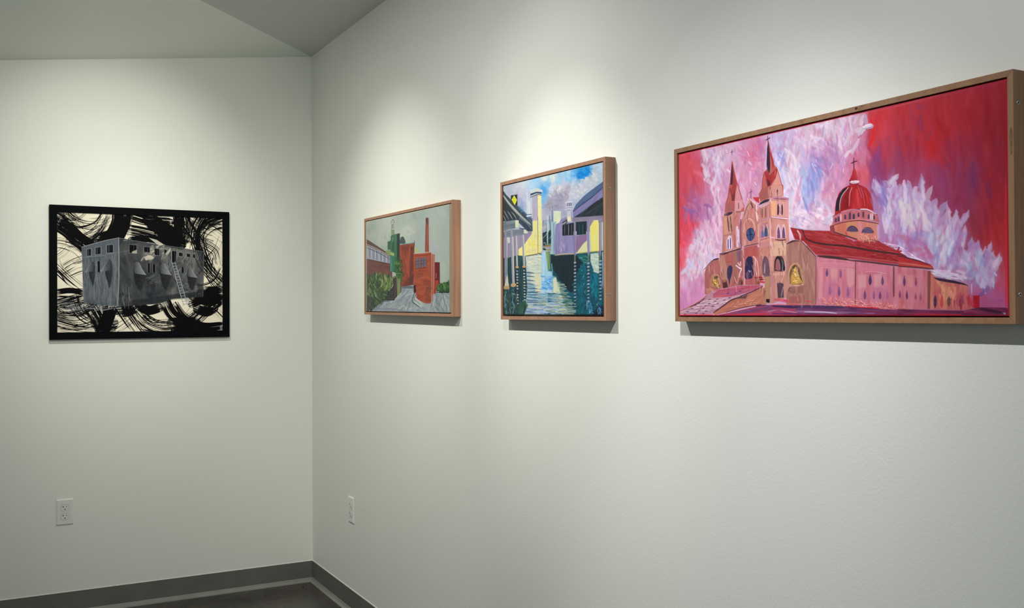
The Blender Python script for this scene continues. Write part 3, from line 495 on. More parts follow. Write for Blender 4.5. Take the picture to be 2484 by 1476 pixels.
    p.line([(795, 620), (805, 800), (815, 1050)], 26, (120, 170, 186), .8); p.fill([(825, 830), (861, 820), (861, 1050), (825, 1050)], (204, 210, 186), 8, 0)
    p.dabs([(440, 940), (540, 940), (540, 1060), (860, 1060), (861, 1180), (430, 1180)], [(96, 148, 184), (120, 166, 196), (80, 130, 150), (150, 180, 190)], 90, 100, 11, 2, 6, .8, 9, .8)
    p.dabs([(440, 1160), (861, 1160), (861, 1390), (390, 1390)], [(176, 192, 196), (140, 166, 200), (196, 202, 188), (120, 150, 130), (150, 176, 214), (110, 130, 176)], 150, 130, 15, 2, 6, .8, 9, .9)
    for y, w in [(745, 16), (800, 13), (860, 15), (915, 15), (980, 12), (1040, 12), (1080, 10), (1115, 10), (1160, 12), (1190, 12)]: p.line([(390, y), (460, y + 4), (540 if y < 950 else 600, y + 12)], w, (40, 62, 92), .85, taper=.9)
    p.line([(545, 1040), (580, 1035), (625, 1040)], 10, (96, 84, 96), .8); p.line([(530, 1080), (620, 1070)], 8, (96, 84, 96), .8)
    # left bank: shadow, posts, deck
    p.fill([(60, 170), (500, 60), (500, 170), (400, 330), (330, 470), (120, 530), (60, 530)], (132, 122, 152), 8, 90, col2=(142, 134, 160)); p.fill([(500, -40), (645, -40), (640, 440), (590, 470), (400, 500), (290, 490), (330, 400), (420, 260), (490, 160)], (224, 216, 144), 8, 90, col2=(208, 206, 150))
    p.fill([(120, 220), (160, 220), (160, 300), (130, 310)], (190, 196, 190), 6); p.fill([(290, 400), (350, 350), (345, 470), (290, 490)], (224, 216, 140), 6, 90); p.line([(400, 440), (560, 400)], 44, (206, 190, 150), .5); p.dabs([(460, 260), (560, 230), (560, 350), (450, 350)], [(232, 218, 110), (226, 210, 120)], 12, 60, 26, 85, 12, .6)
    p.line([(400, 495), (500, 480), (590, 460), (640, 445)], 13, (120, 110, 70), .9); p.line([(400, 503), (580, 476)], 7, (50, 60, 60), .8); p.line([(580, -20), (583, 460)], 14, (96, 96, 86), .95); p.line([(600, 460), (640, 440)], 24, (196, 160, 120), .8); p.line([(612, -20), (612, 440)], 44, (212, 208, 160), .95); p.line([(585, 455), (640, 470)], 10, (40, 44, 50))
    for y in (190, 330): p.line([(510, y), (640, y + 5)], 4, (170, 160, 110), .8)
    # channel end
    p.fill([(645, -40), (780, -60), (790, 400), (650, 380)], (120, 132, 156), 14, 90, col2=(150, 156, 176)); p.fill([(650, 150), (780, 100), (785, 340), (660, 350)], (26, 44, 58), 10, 80); p.line([(725, -20), (728, 320)], 34, (160, 196, 190), .95); p.line([(705, 0), (712, 300)], 9, (60, 110, 120), .9); p.line([(660, 230), (740, 130)], 8, (150, 176, 196)); p.line([(760, 240), (785, 180)], 8, (150, 186, 206)); p.line([(650, 90), (700, 60)], 60, (170, 166, 186), .8); p.line([(670, 300), (700, 300)], 8, (190, 200, 210))
    p.line([(660, 355), (780, 345)], 26, (150, 124, 88)); p.line([(690, 325), (780, 320)], 22, (96, 130, 110), .9); p.line([(680, 400), (780, 405)], 18, (140, 130, 80)); p.line([(660, 390), (700, 400)], 26, (24, 40, 48)); p.line([(800, -60), (803, 400)], 40, (100, 128, 156), .95); p.line([(825, -60), (825, 430)], 14, (132, 150, 170), .9)
    for x, y, n in [(275, 725, 12), (380, 715, 11)]:
        p.line([(x, y - 20), (x + 15, 1230)], 70 if x < 300 else 60, (14, 34, 44), .8)
        for k in range(n): p.line([(x - 11 + k * 1.3, y + k * 44 + (k % 3) * 4), (x + 9 + k * 1.3, y + 6 + k * 44)], 26 - k * .5, (150 + (k * 37) % 50, 158 + (k * 37) % 50, 168 + (k * 37) % 46), .9, th=1.2)
    p.dabs([(80, 1010), (270, 1000), (300, 1390), (80, 1390)], [(60, 84, 72), (30, 70, 76), (84, 96, 84), (24, 44, 52), (90, 130, 140)], 110, 60, 17, 84, 30, .75, 10, .9)
    for P in [[(100, 1060), (90, 1160), (110, 1290)], [(215, 1080), (210, 1180), (235, 1260), (210, 1370)], [(110, 1320), (120, 1370)], [(190, 1060), (250, 1080)]]: p.line(P, 22, (110, 150, 164), .8, dry=.4, th=1.2, var=22)
    p.fill([(310, 1200), (400, 1180), (440, 1240), (380, 1400), (290, 1400)], (44, 84, 66), 12, 80, .9, 6); p.line([(400, 1250), (380, 1360)], 34, (24, 34, 60), .9)
    for x0, x1, y0, y1, w, c in [(95, 100, 130, 960, 52, (128, 132, 150)), (118, 122, 150, 950, 14, (196, 198, 196)), (252, 268, 190, 660, 36, (150, 156, 160)), (262, 280, 190, 660, 13, (206, 206, 190)), (350, 375, 170, 650, 44, (150, 154, 164)), (366, 390, 170, 650, 14, (212, 212, 196)), (185, 215, 110, 940, 60, (146, 148, 164)), (205, 232, 200, 940, 20, (206, 202, 186))]:
        p.line([(x0, y0), (x0 * .5 + x1 * .5, (y0 + y1) / 2), (x1, y1)], w, c, .98, taper=.1, th=.9)
    p.line([(172, 300), (185, 600), (200, 900)], 8, (90, 92, 108), .8); p.fill([(85, 940), (125, 760), (150, 930), (150, 1000), (80, 1000)], (196, 188, 170), 8); p.line([(80, 975), (150, 975)], 54, (176, 146, 108), .95); p.line([(190, 940), (250, 935)], 60, (180, 150, 108), .95); p.line([(255, 665), (290, 668)], 34, (190, 156, 106)); p.line([(355, 660), (398, 660)], 34, (190, 150, 100)); p.line([(150, 560), (150, 900)], 44, (20, 60, 74), .9); p.line([(85, 940), (95, 880)], 10, (60, 90, 90))
    p.fill([(60, 130), (200, 100), (430, 90), (430, 160), (210, 205), (60, 220)], (104, 110, 128), 8, -8, col2=(120, 128, 142)); p.fill([(365, 95), (425, 90), (428, 155), (370, 160)], (196, 200, 180), 6); p.line([(185, 110), (190, 220)], 54, (140, 144, 160), .9); p.line([(95, 130), (97, 230)], 40, (130, 134, 152), .9)
    A()
    p.fill([(60, 650), (140, 760), (380, 990), (600, 1180), (660, 1270), (670, 1476), (560, 1476), (380, 1300), (70, 1280)], (56, 74, 92), 9, 42, col2=(40, 52, 68))
    p.line([(70, 760), (220, 960), (380, 1130), (560, 1290), (640, 1350)], 52, (150, 158, 152), .95, taper=.5); p.line([(90, 790), (240, 960), (400, 1130)], 17, (190, 192, 178), .8); p.line([(70, 720), (200, 880), (380, 1040), (600, 1240)], 34, (44, 62, 78), .95); p.line([(400, 1210), (560, 1330), (640, 1440)], 34, (84, 104, 120), .9); p.fill([(75, 850), (330, 1130), (370, 1250), (80, 1270)], (36, 42, 52), 6, 40)
    for x in (80, 160, 240): p.line([(x, 1060 + (x - 80) * .2), (x + 60, 1160), (x + 110, 1250)], 22, (140, 146, 150), .9, taper=.8)
    p.line([(80, 1170), (130, 1270)], 14, (150, 156, 160)); p.line([(330, 1130), (400, 1190)], 30, (56, 62, 74), .9)
    p.fill([(85, 1290), (350, 1250), (385, 1280), (390, 1400), (230, 1440), (85, 1476)], (120, 132, 142), 8, -5, col2=(96, 108, 120)); p.fill([(315, 1260), (385, 1260), (390, 1400), (320, 1410)], (196, 204, 176), 7, 90); p.line([(385, 1270), (390, 1400)], 10, (150, 160, 150)); p.line([(90, 1380), (310, 1340)], 8, (70, 80, 90), .8)
    p.line([(400, 1370), (450, 1430)], 22, (160, 166, 176), .9); p.line([(395, 1420), (560, 1440)], 20, (60, 70, 84))
    p.dabs([(350, 960), (480, 1040), (560, 1160), (420, 1060)], [(70, 120, 150), (50, 90, 126), (96, 140, 176)], 30, 60, 10, 88, 10, .8)
    p.fill([(225, 760), (355, 740), (360, 960), (300, 955), (225, 880)], (34, 36, 44), 5); p.fill([(290, 758), (350, 850), (305, 955), (238, 852)], (206, 214, 62), 7, 80)
    for P in [[(266, 822), (280, 812), (276, 835)], [(290, 812), (292, 835)], [(304, 808), (312, 828)], [(262, 874), (270, 884), (276, 866)], [(284, 868), (290, 880)], [(298, 864), (306, 874), (300, 858)], [(314, 858), (326, 850)]]: p.line(P, 6, (70, 82, 34), .9, smooth=False)
    p.line([(505, 700), (520, 860), (528, 1040)], 8, (120, 150, 186), .8, dry=.3); p.line([(550, 700), (560, 1000), (600, 1130)], 60, (196, 206, 206), .5); p.line([(590, 880), (600, 1130)], 70, (204, 212, 204), .8); p.line([(205, 600), (210, 780)], 14, (190, 196, 216), .8)
    p.fill([(540, 1140), (650, 1130), (650, 1200), (560, 1215)], (70, 96, 124), 6); p.line([(545, 1175), (640, 1165)], 34, (196, 208, 214), .9, dry=.5, var=30); p.fill([(560, 1220), (660, 1210), (665, 1400), (620, 1320)], (60, 74, 104), 7); p.line([(575, 1200), (640, 1300)], 12, (110, 130, 150), .8)
    # chimney
    p.fill([(648, 780), (765, 730), (770, 1270), (665, 1280)], (160, 154, 174), 8, 90, col2=(172, 166, 184)); p.fill([(762, 745), (838, 750), (855, 1476), (775, 1476)], (214, 212, 152), 7, 90, col2=(222, 220, 172)); p.fill([(665, 1270), (770, 1260), (770, 1476), (670, 1476)], (216, 210, 148), 6, 90)
    p.fill([(612, 650), (750, 610), (860, 650), (862, 690), (750, 680), (615, 720)], (196, 202, 206), 8, -10); p.fill([(615, 725), (740, 685), (840, 695), (838, 722), (740, 712), (620, 762)], (44, 52, 72), 5, -10); p.line([(615, 770), (750, 728), (840, 745)], 17, (170, 178, 190)); p.line([(612, 795), (650, 785), (760, 740), (840, 752)], 13, (44, 60, 76)); p.line([(755, 740), (768, 1250)], 10, (120, 110, 120), .7); p.line([(780, 985), (830, 985)], 5, (170, 160, 110), .8); p.line([(640, 830), (650, 1240)], 12, (196, 204, 206), .8)
    p.line([(770, 1190), (770, 1476)], 22, (96, 110, 124), .9); p.line([(850, 900), (860, 1200)], 10, (190, 196, 206), .6)
    p.line([(970, 1170), (975, 1240)], 52, (190, 200, 206), .8, dry=.5, var=30); p.line([(1000, 1170), (1030, 1476)], 34, (80, 110, 134), .8); p.line([(970, 1250), (985, 1476)], 60, (170, 200, 196), .8); p.line([(1060, 1060), (1065, 1476)], 60, (96, 120, 146), .85)
    # right bank
    B()
    p.fill([(20, 1075), (165, 1075), (165, 1240), (90, 1400), (60, 1476), (20, 1476)], (206, 212, 180), 8, 90, col2=(190, 204, 196)); p.line([(25, 1080), (100, 1085), (160, 1095)], 26, (204, 214, 214)); p.line([(140, 1065), (140, 1200)], 10, (170, 180, 186), .8)
    p.fill([(165, 1240), (280, 1180), (300, 1290), (430, 1300), (440, 1476), (70, 1476), (110, 1400)], (130, 128, 168), 8, 90); p.fill([(180, 1310), (290, 1230), (300, 1290), (260, 1350), (190, 1370)], (56, 58, 74), 5, -30); p.line([(190, 1350), (270, 1290)], 26, (176, 180, 170), .9)
    p.fill([(405, 1060), (470, 930), (620, 770), (780, 640), (1008, 470), (1008, 640), (1010, 800), (980, 900), (1020, 1160), (430, 1200)], (76, 96, 132), 8, -40); p.fill([(410, 1080), (640, 910), (1000, 620), (1005, 790), (940, 830), (800, 920), (440, 1190)], (124, 122, 166), 8, -38, col2=(112, 108, 156)); p.fill([(430, 1195), (640, 1060), (940, 820), (1010, 790), (1020, 1150), (700, 1180)], (30, 34, 44), 6, -38, col2=(38, 50, 56)); p.line([(410, 1075), (620, 910), (820, 760), (1000, 590)], 22, (44, 54, 86), .95); p.line([(650, 1150), (860, 1010), (1000, 900)], 34, (54, 66, 72), .6); p.line([(900, 850), (960, 830)], 14, (124, 122, 160), .8); p.line([(410, 1080), (415, 1200)], 26, (130, 130, 170), .9)
    p.fill([(400, 1200), (640, 1190), (1020, 1150), (1030, 1210), (1020, 1230), (700, 1270), (400, 1290)], (120, 110, 134), 8, -3, col2=(132, 124, 146)); p.fill([(440, 1290), (700, 1270), (700, 1476), (440, 1476)], (24, 40, 48), 6, 90); p.fill([(205, 1360), (430, 1300), (430, 1476), (205, 1476)], (30, 34, 44), 6, 90); p.fill([(690, 1270), (1040, 1230), (1040, 1476), (690, 1476)], (132, 126, 150), 8, 90); p.fill([(830, 1250), (920, 1245), (940, 1476), (760, 1476), (790, 1340)], (222, 216, 130), 7, 90)
    p.fill([(245, 900), (410, 880), (410, 960), (390, 1040), (400, 1240), (300, 1300), (290, 1060), (250, 1020)], (160, 160, 186), 8, 90); p.fill([(292, 1070), (370, 1060), (375, 1290), (300, 1290)], (184, 184, 200), 8, 90); p.fill([(300, 1180), (360, 1180), (365, 1270), (305, 1270)], (216, 218, 168), 6)
    for x in (305, 345, 372): p.line([(x, 910), (x, 970)], 18, (34, 36, 58))
    for x in (265, 290, 326, 360, 395): p.line([(x, 900), (x, 980)], 8, (206, 208, 222), .9, th=1.1)
    p.line([(250, 905), (330, 890), (410, 885)], 13, (206, 208, 222), th=1.1); p.line([(255, 990), (400, 975)], 14, (206, 206, 220), th=1.1); p.line([(240, 1050), (300, 1030), (390, 1030)], 22, (196, 196, 214), .9, th=1.2); p.line([(375, 1070), (385, 1280)], 18, (120, 118, 156), .9)
    for k, y in enumerate(range(300, 870, 46)): p.line([(410 - k * 2.4, y), (408 - k * 2.4, y + 24)], 9, (214, 220, 230), .95, smooth=False)
    D()
    p.fill([(20, 40), (100, -10), (160, 0), (150, 190), (330, 180), (360, 185), (520, 165), (520, 260), (470, 300), (380, 430), (330, 465), (40, 480), (20, 200)], (134, 130, 172), 9, 88, col2=(120, 116, 164)); p.fill([(-20, -20), (20, -20), (60, -20), (40, 100), (25, 480), (-20, 440)], (150, 176, 190), 8, 90); p.line([(18, 0), (26, 460)], 12, (60, 84, 108), .9); p.dabs([(120, 280), (200, 270), (190, 420), (110, 420)], [(156, 150, 182), (160, 156, 186)], 14, 60, 24, 88, 8, .6)
    p.fill([(360, 190), (520, 165), (520, 260), (470, 300), (380, 430), (355, 440)], (130, 104, 142), 8, 60); p.fill([(365, 455), (380, 430), (470, 310), (530, 260), (540, 440), (400, 450)], (206, 206, 160), 7, 80); p.fill([(565, 60), (600, -10), (700, -10), (705, 430), (580, 430)], (224, 214, 122), 6, 90, col2=(216, 212, 140)); p.fill([(700, -10), (770, -10), (775, 410), (720, 420)], (150, 150, 156), 8, 90); p.line([(755, -10), (765, 400)], 34, (190, 206, 196), .9); p.line([(778, -10), (780, 430)], 12, (30, 40, 44)); p.line([(530, -10), (560, 120)], 20, (120, 118, 146))
    p.fill([(150, 30), (320, -10), (320, 180), (150, 190)], (24, 28, 40), 5, 90); p.fill([(365, -10), (510, -10), (510, 165), (365, 180)], (18, 40, 50), 6, 90)
    for x, w, c in [(186, 10, (110, 130, 150)), (245, 14, (150, 156, 180)), (290, 10, (96, 120, 126)), (410, 10, (40, 90, 96)), (458, 8, (90, 130, 136))]: p.line([(x, 20), (x, 175)], w, c, .9)
    p.line([(40, 485), (160, 468), (320, 462)], 22, (176, 160, 140), .9); p.line([(40, 492), (330, 472)], 7, (60, 54, 60)); p.line([(380, 455), (540, 440), (700, 420)], 16, (150, 140, 84), .9)
    for x0, x1, w in [(338, 345, 40), (535, 548, 48), (716, 722, 44)]:
        p.line([(x0, -10), (x1, 490)], w, (122, 112, 150), .97, taper=.1); p.line([(x0 + 8, -10), (x1 + 8, 480)], 12, (164, 156, 184), .8, taper=.1)
        p.line([(x1 - 2, 500), (x1 - 2, 570)], w, (96, 112, 84), .95, taper=.1)
    p.line([(760, 440), (770, 560)], 34, (190, 200, 196), .8, dry=.5, th=1.3)
    for x, y0, n, w in [(347, 600, 13, 44), (550, 610, 12, 50), (730, 575, 12, 46)]:
        p.line([(x - 2, y0 - 10), (x + 2, y0 + n * 46)], w * 1.2, (12, 36, 50), .55)
        for k in range(n):
            s = .3 + .7 * ((k * 7 + n) % 5) / 5; yy = y0 + k * 52
            p.line([(x - 12 + k * .4, yy), (x + 12 + k * .4, yy - 5)], w * (.55 + .3 * s) * (1 - k * .03), (126 + 46 * s, 130 + 50 * s, 152 + 46 * s), .9, th=1.4); p.line([(x - 10, yy + 14), (x + 12, yy + 12)], 8, (60, 72, 96), .7)
    p.dabs([(520, 1180), (620, 1180), (610, 1380), (540, 1380)], [(90, 150, 186), (40, 90, 120), (120, 170, 200)], 26, 60, 13, 84, 25, .8, 8, 1.2); p.dabs([(680, 1220), (740, 1220), (750, 1380), (690, 1380)], [(130, 180, 206), (60, 120, 160)], 14, 50, 12, 80, 25, .8, 8, 1.2)
    for x, y in [(450, 725), (475, 815), (485, 930), (600, 1050), (500, 1050)]: p.line([(x - 6, y), (x + 8, y - 18)], 9, (120, 190, 196), .9, th=1.3)
    e = p.img; e[-6:, :] *= .35; e[:, :3] *= .4; e[:, -5:] *= .45
    return p

def paint_church():
    p = Painter(1150, 560, [(1643, 366), (2441, 193.5), (2447.7, 775.1), (1646, 764.5)], 3)
    V = lambda: p.view(1620, 160, 2.1088)
    A = lambda: p.view(1630, 310, 7.38)
    B = lambda: p.view(1730, 450, 8.68)
    Cc = lambda: p.view(1630, 600, 7.77)
    D = lambda: p.view(1900, 360, 6.15)
    E = lambda: p.view(1900, 540, 5.903)
    F = lambda: p.view(2180, 540, 5.678)
    G = lambda: p.view(1880, 240, 7.38)
    V()
    S = '''70 450 205 80 92;120 480 207 78 86;170 500 202 75 85;100 560 205 85 95;160 580 205 75 85;80 620 195 80 100;140 650 170 95 135;70 700 200 80 95
110 730 160 95 145;170 740 175 110 150;65 800 210 70 82;110 800 205 70 85;70 900 215 72 82;65 1000 215 70 82;90 870 200 90 120;130 440 205 100 130;200 430 195 170 200
250 470 210 190 208;190 540 190 140 170;210 640 195 130 165;230 720 185 150 185;200 800 205 155 185;160 850 210 172 197;260 900 208 168 192;150 930 212 182 202
100 1000 208 178 202;80 1100 208 168 198;130 1150 202 142 182;90 1210 198 132 177;220 1000 208 190 208;380 420 200 155 188;430 430 200 115 145;400 500 202 150 178
450 560 198 145 172;420 600 205 150 180;300 450 205 180 200;290 560 198 152 188;360 620 208 168 192;250 600 210 175 195;560 400 192 185 212;600 360 188 174 205;640 400 205 190 208
700 330 210 190 204;760 320 205 185 202;820 300 205 184 198;900 280 208 185 198;960 300 198 174 194;620 480 212 198 206;580 480 178 180 214;650 520 195 195 218
700 480 188 170 205;760 430 182 142 178;760 500 150 130 182;790 520 138 130 185;730 540 162 172 214;690 560 172 184 218;740 600 150 167 212;700 640 152 168 212
650 620 195 200 218;700 700 165 168 208;740 700 188 180 208;640 740 210 196 208;780 680 204 175 198;830 650 202 145 170;860 560 200 142 167;900 480 192 138 172
850 460 182 143 183;800 600 198 168 198;760 780 214 190 204;700 800 214 190 204;820 780 208 174 194;920 400 198 164 188;860 380 182 143 173;980 480 200 112 137
1000 540 205 92 107;1000 420 187 122 152;1010 360 182 112 142;1040 380 202 55 58;1060 300 198 60 66;1100 260 192 58 64;1200 230 182 52 60;1350 200 172 48 58
1500 150 166 44 56;1650 110 160 42 56;1715 110 155 40 54;1200 330 165 55 72;1300 330 172 50 60;1400 300 168 42 52;1550 250 160 40 50;1690 300 142 35 48
1100 430 165 55 75;1050 500 140 65 108;1100 520 145 60 98;1180 480 150 62 85;1250 430 162 50 64;1350 420 180 44 50;1450 450 150 45 65;1550 420 145 42 62
1650 450 142 38 50;1100 600 140 72 118;1180 560 145 68 102;1280 520 150 65 102;1400 560 146 60 90;1500 540 146 52 75;1560 600 124 55 92;1640 580 146 40 53
1400 640 142 65 102;1480 680 146 58 88;1580 700 140 50 70;1670 700 152 40 50;1500 780 136 60 90;1600 800 140 50 68;1700 850 168 45 53;1600 900 150 48 60
1680 980 168 50 60;1715 1100 180 55 70;1560 960 140 60 85;1640 900 162 45 53;1080 680 162 124 168;1130 600 167 130 175;1150 750 178 155 192;1200 700 183 160 193
1250 760 167 148 193;1300 850 178 155 193;1150 850 167 124 168;1200 880 167 118 163;1350 800 167 128 168;1350 950 178 158 198;1450 900 178 158 193;1450 1000 172 142 183
1550 1050 178 145 183;1630 1050 173 163 198;1500 960 150 85 125;1270 900 188 114 148;1200 960 173 124 168;1300 950 178 134 168;1660 1180 162 92 142;1620 1220 167 80 120'''
    pts = []
    for row in S.replace('\n', ';').split(';'):
        a = [float(t) for t in row.split()]; pts.append((a[0], a[1], a[2:]))
    p.field(pts, 3.4, 9)
    # worked sky, left and middle
    p.dabs([(50, 420), (190, 400), (200, 640), (60, 760)], None, 160, 80, 26, 80, 18, .5, 7, .25)
    p.dabs([(180, 400), (640, 300), (640, 860), (60, 1180), (60, 860)], None, 800, 70, 19, 78, 26, .62, 9, .5, jit=9)
    p.dabs([(180, 400), (640, 300), (640, 860), (60, 1180), (60, 860)], None, 300, 50, 12, 70, 34, .7, 9, .8, jit=13)
    p.dabs([(600, 310), (970, 235), (1030, 420), (1000, 620), (840, 820), (620, 820)], None, 650, 76, 20, 76, 24, .6, 9, .5, jit=9)
    p.dabs([(600, 310), (970, 235), (1030, 420), (1000, 620), (840, 820), (620, 820)], None, 260, 56, 13, 68, 34, .7, 9, .8, jit=12)
    p.dabs([(60, 960), (270, 850), (200, 1050), (60, 1240)], None, 130, 56, 24, 70, 30, .65, 8, .6, jit=9)
    sky = p.mask([(40, 400), (1000, 220), (1060, 420), (1040, 640), (860, 860), (60, 1280)], 40); p.blend(sky, 8, .75, 2)
    wh = [(222, 210, 220), (214, 200, 216), (206, 190, 212), (225, 205, 215), (200, 196, 220)]
    p.dabs([(150, 430), (290, 420), (280, 640), (190, 620)], wh, 26, 64, 16, 78, 20, .7, 8, 1.)
    p.dabs([(560, 480), (660, 430), (700, 780), (640, 820), (600, 700)], wh, 36, 90, 19, 80, 16, .7, 8, 1.)
    p.dabs([(640, 760), (830, 720), (830, 800), (640, 820)], wh, 30, 64, 16, 20, 20, .8, 8, 1.1)
    p.dabs([(660, 320), (960, 250), (940, 400), (700, 430)], wh, 42, 66, 16, 80, 35, .65, 8, 1.1)
    p.dabs([(100, 880), (260, 820), (250, 960), (90, 1110)], wh, 36, 60, 22, 65, 35, .75, 8, 1.)
    p.dabs([(400, 640), (270, 640), (240, 900), (180, 900), (240, 640)], [(224, 196, 212), (218, 186, 206)], 30, 80, 16, 80, 12, .6, 8, .6)
    p.dabs([(560, 400), (600, 470), (560, 520)], [(150, 150, 205), (165, 170, 212)], 9, 60, 15, 85, 20, .6)
    p.dabs([(720, 520), (800, 480), (770, 620), (700, 720)], [(140, 150, 205), (128, 128, 186), (160, 178, 218)], 30, 76, 18, 82, 12, .5, 8, .5)
    p.dabs([(740, 440), (880, 360), (900, 480), (780, 540)], [(168, 120, 165), (178, 140, 182), (192, 160, 192)], 30, 60, 17, 66, 22, .55, 8, .6)
    p.dabs([(80, 700), (200, 640), (210, 760), (90, 780)], [(140, 100, 160), (160, 110, 160), (178, 120, 160)], 30, 50, 13, 60, 30, .5, 8, .5)
    p.dabs([(370, 400), (480, 390), (480, 520), (390, 560)], [(206, 120, 150), (202, 135, 165)], 30, 44, 10, 50, 35, .5, 8, .9)
    for x, y in [(410, 480), (480, 560), (300, 520)]: p.line([(x, y), (x + 16, y + 16)], 10, (226, 208, 220), .8, th=1.2)
    p.blend(sky, 3, .6, 1, .3); r_ = p.rs
    for k in range(46):
        x = 200 + 760 * r_.rand(); y = 420 + 400 * r_.rand() - (x - 200) * .22; a = math.radians(76 + 14 * r_.randn()); L_ = 10 + 26 * r_.rand()
        g = p.T([(x, y)])[0]; c0 = p.img[int(np.clip(g[1], 0, p.H - 1)), int(np.clip(g[0], 0, p.W - 1))] * 255
        p.line([(x, y), (x + L_ * math.cos(a), y + L_ * math.sin(a))], 3 + 6 * r_.rand(), c0 * .45 + np.array((232, 222, 228)) * .55, .75, th=1.5)
    # quiet red ground on the right
    p.dabs([(1020, 260), (1730, 75), (1740, 1250), (1640, 1180), (1600, 900), (1500, 740), (1380, 640), (1260, 560), (1060, 600)], None, 520, 150, 26, 82, 12, .35, 5, .12, jit=7)
    p.dabs([(1040, 300), (1250, 240), (1300, 560), (1060, 560)], [(185, 48, 56), (140, 62, 100), (160, 52, 75)], 26, 130, 15, 80, 12, .3, 5, .12)
    p.line([(1340, 400), (1385, 470), (1400, 520)], 40, (188, 44, 48), .5, th=.1); p.line([(1325, 380), (1350, 330)], 20, (120, 60, 100), .3, th=.1)
    p.line([(1030, 400), (1055, 340), (1040, 270)], 26, (206, 52, 52), .8, th=.3)
    p.line([(1060, 460), (1050, 540), (1075, 590)], 36, (132, 74, 125), .5, th=.2)
    p.line([(1570, 520), (1560, 600)], 14, (112, 58, 105), .5, th=.2); p.line([(1630, 630), (1640, 660)], 16, (110, 50, 90), .5, th=.2)
    p.line([(1275, 270), (1285, 320)], 14, (122, 50, 92), .5, th=.1)
    p.line([(1727, 620), (1730, 1240)], 12, (205, 45, 55), .6, th=.1)
    red = p.mask([(1030, 200), (1740, 60), (1745, 1260), (1600, 1100), (1450, 760), (1060, 600)], 30); p.blend(red, 9, .8, 2); p.img *= (1 + red * .02)[..., None]
    p.line([(1160, 208), (1300, 172), (1500, 122)], 3, (210, 80, 92), .6, th=.4, dry=.5)
    # cloud edge over the middle
    def flame(x, y, L, w, a, col, al=.92, th=1.3):
        a = math.radians(a); d = np.array([math.cos(a), -math.sin(a)]); n = np.array([-d[1], d[0]]); b = np.array([x, y], float)
        r = p.rs; P = [b - n * w * .45, b + d * L * .55 - n * w * (.5 + .2 * r.rand()), b + d * L, b + d * L * .72 + n * w * (.45 + .2 * r.rand()), b + n * w * .4 - d * L * .1]
        p.fill(P, np.array(col) + r.randn(3) * 4, 13, -math.degrees(a), al, 2.2, th * .6, wob=2.)
    for a in [(960, 330, 60, 24, 20, (205, 190, 206)), (985, 300, 60, 22, 75, (212, 196, 208)), (1010, 310, 46, 26, 15, (190, 168, 196)), (1015, 300, 62, 20, 100, (182, 150, 180)),
              (950, 290, 44, 20, 60, (204, 178, 196)), (975, 350, 60, 18, 50, (206, 188, 206)), (985, 420, 70, 26, 80, (190, 140, 170)), (1000, 500, 80, 26, 92, (192, 120, 152)),
              (940, 440, 90, 22, 60, (206, 182, 204)), (880, 520, 90, 22, 68, (198, 160, 190)), (905, 460, 50, 16, 50, (216, 200, 212))]: flame(*a)
    p.line([(1000, 310), (1040, 300)], 20, (218, 208, 222), .9, th=1.6)
    # plume of flames on the right
    L1 = [(186, 166, 200), (176, 152, 192), (196, 180, 208), (168, 140, 184), (190, 170, 198)]
    fl = [(1080, 660, 90, 34, 110), (1110, 700, 110, 40, 100), (1150, 700, 120, 36, 85), (1140, 620, 60, 26, 150), (1130, 610, 76, 28, 50), (1200, 720, 130, 40, 88),
          (1240, 700, 120, 30, 96), (1255, 700, 60, 30, 60), (1300, 690, 140, 26, 92), (1320, 700, 90, 26, 70), (1260, 800, 140, 44, 100), (1330, 760, 90, 36, 60), (1290, 760, 120, 34, 82),
          (1380, 780, 100, 28, 60), (1360, 860, 150, 44, 88), (1390, 860, 120, 36, 70), (1440, 830, 120, 20, 96), (1455, 850, 110, 30, 78), (1490, 840, 110, 32, 62), (1470, 900, 130, 40, 86),
          (1500, 940, 120, 34, 80), (1540, 980, 100, 26, 80), (1545, 1000, 110, 34, 66), (1430, 960, 120, 44, 90), (1400, 1000, 110, 44, 84), (1340, 900, 130, 44, 90), (1280, 860, 130, 40, 84),
          (1200, 800, 130, 40, 90), (1130, 780, 120, 40, 94), (1120, 860, 90, 34, 84), (1620, 1060, 160, 26, 78), (1630, 1100, 150, 36, 76), (1650, 1080, 120, 40, 66), (1590, 1060, 100, 34, 84),
          (1560, 1060, 90, 44, 74), (1500, 1040, 80, 50, 70), (1440, 1050, 80, 44, 60), (1600, 1140, 130, 30, 80), (1640, 1150, 100, 26, 88)]
    for i, f in enumerate(fl): flame(*f, L1[i % 5], .85)
    p.dabs([(1080, 640), (1250, 640), (1400, 780), (1540, 1000), (1500, 1060), (1350, 1050), (1120, 880)], [(206, 194, 214), (188, 172, 206), (198, 190, 216), (172, 160, 204), (178, 136, 176)], 190, 74, 22, 84, 18, .6, 10, .8)
    p.dabs([(1190, 700), (1330, 740), (1340, 830), (1200, 820)], [(218, 206, 214), (212, 200, 212)], 22, 84, 20, 72, 12, .75, 10, .9)
    p.dabs([(1340, 880), (1460, 860), (1440, 1000), (1380, 1010)], [(196, 198, 220), (206, 200, 216), (172, 176, 212)], 30, 84, 24, 88, 10, .7, 10, .9)
    p.dabs([(1180, 870), (1330, 920), (1350, 1000), (1240, 950)], [(178, 120, 160), (186, 100, 130), (172, 136, 178)], 26, 56, 18, 30, 25, .55, 8, .5)
    p.dabs([(1540, 1000), (1610, 1040), (1600, 1120), (1540, 1080)], [(160, 178, 206), (186, 190, 214)], 20, 60, 16, 70, 14, .8, 8, 1.3)
    p.dabs([(1580, 980), (1660, 960), (1670, 1080), (1610, 1160)], [(180, 186, 212), (186, 168, 200)], 34, 80, 18, 72, 16, .8, 8, 1.3)
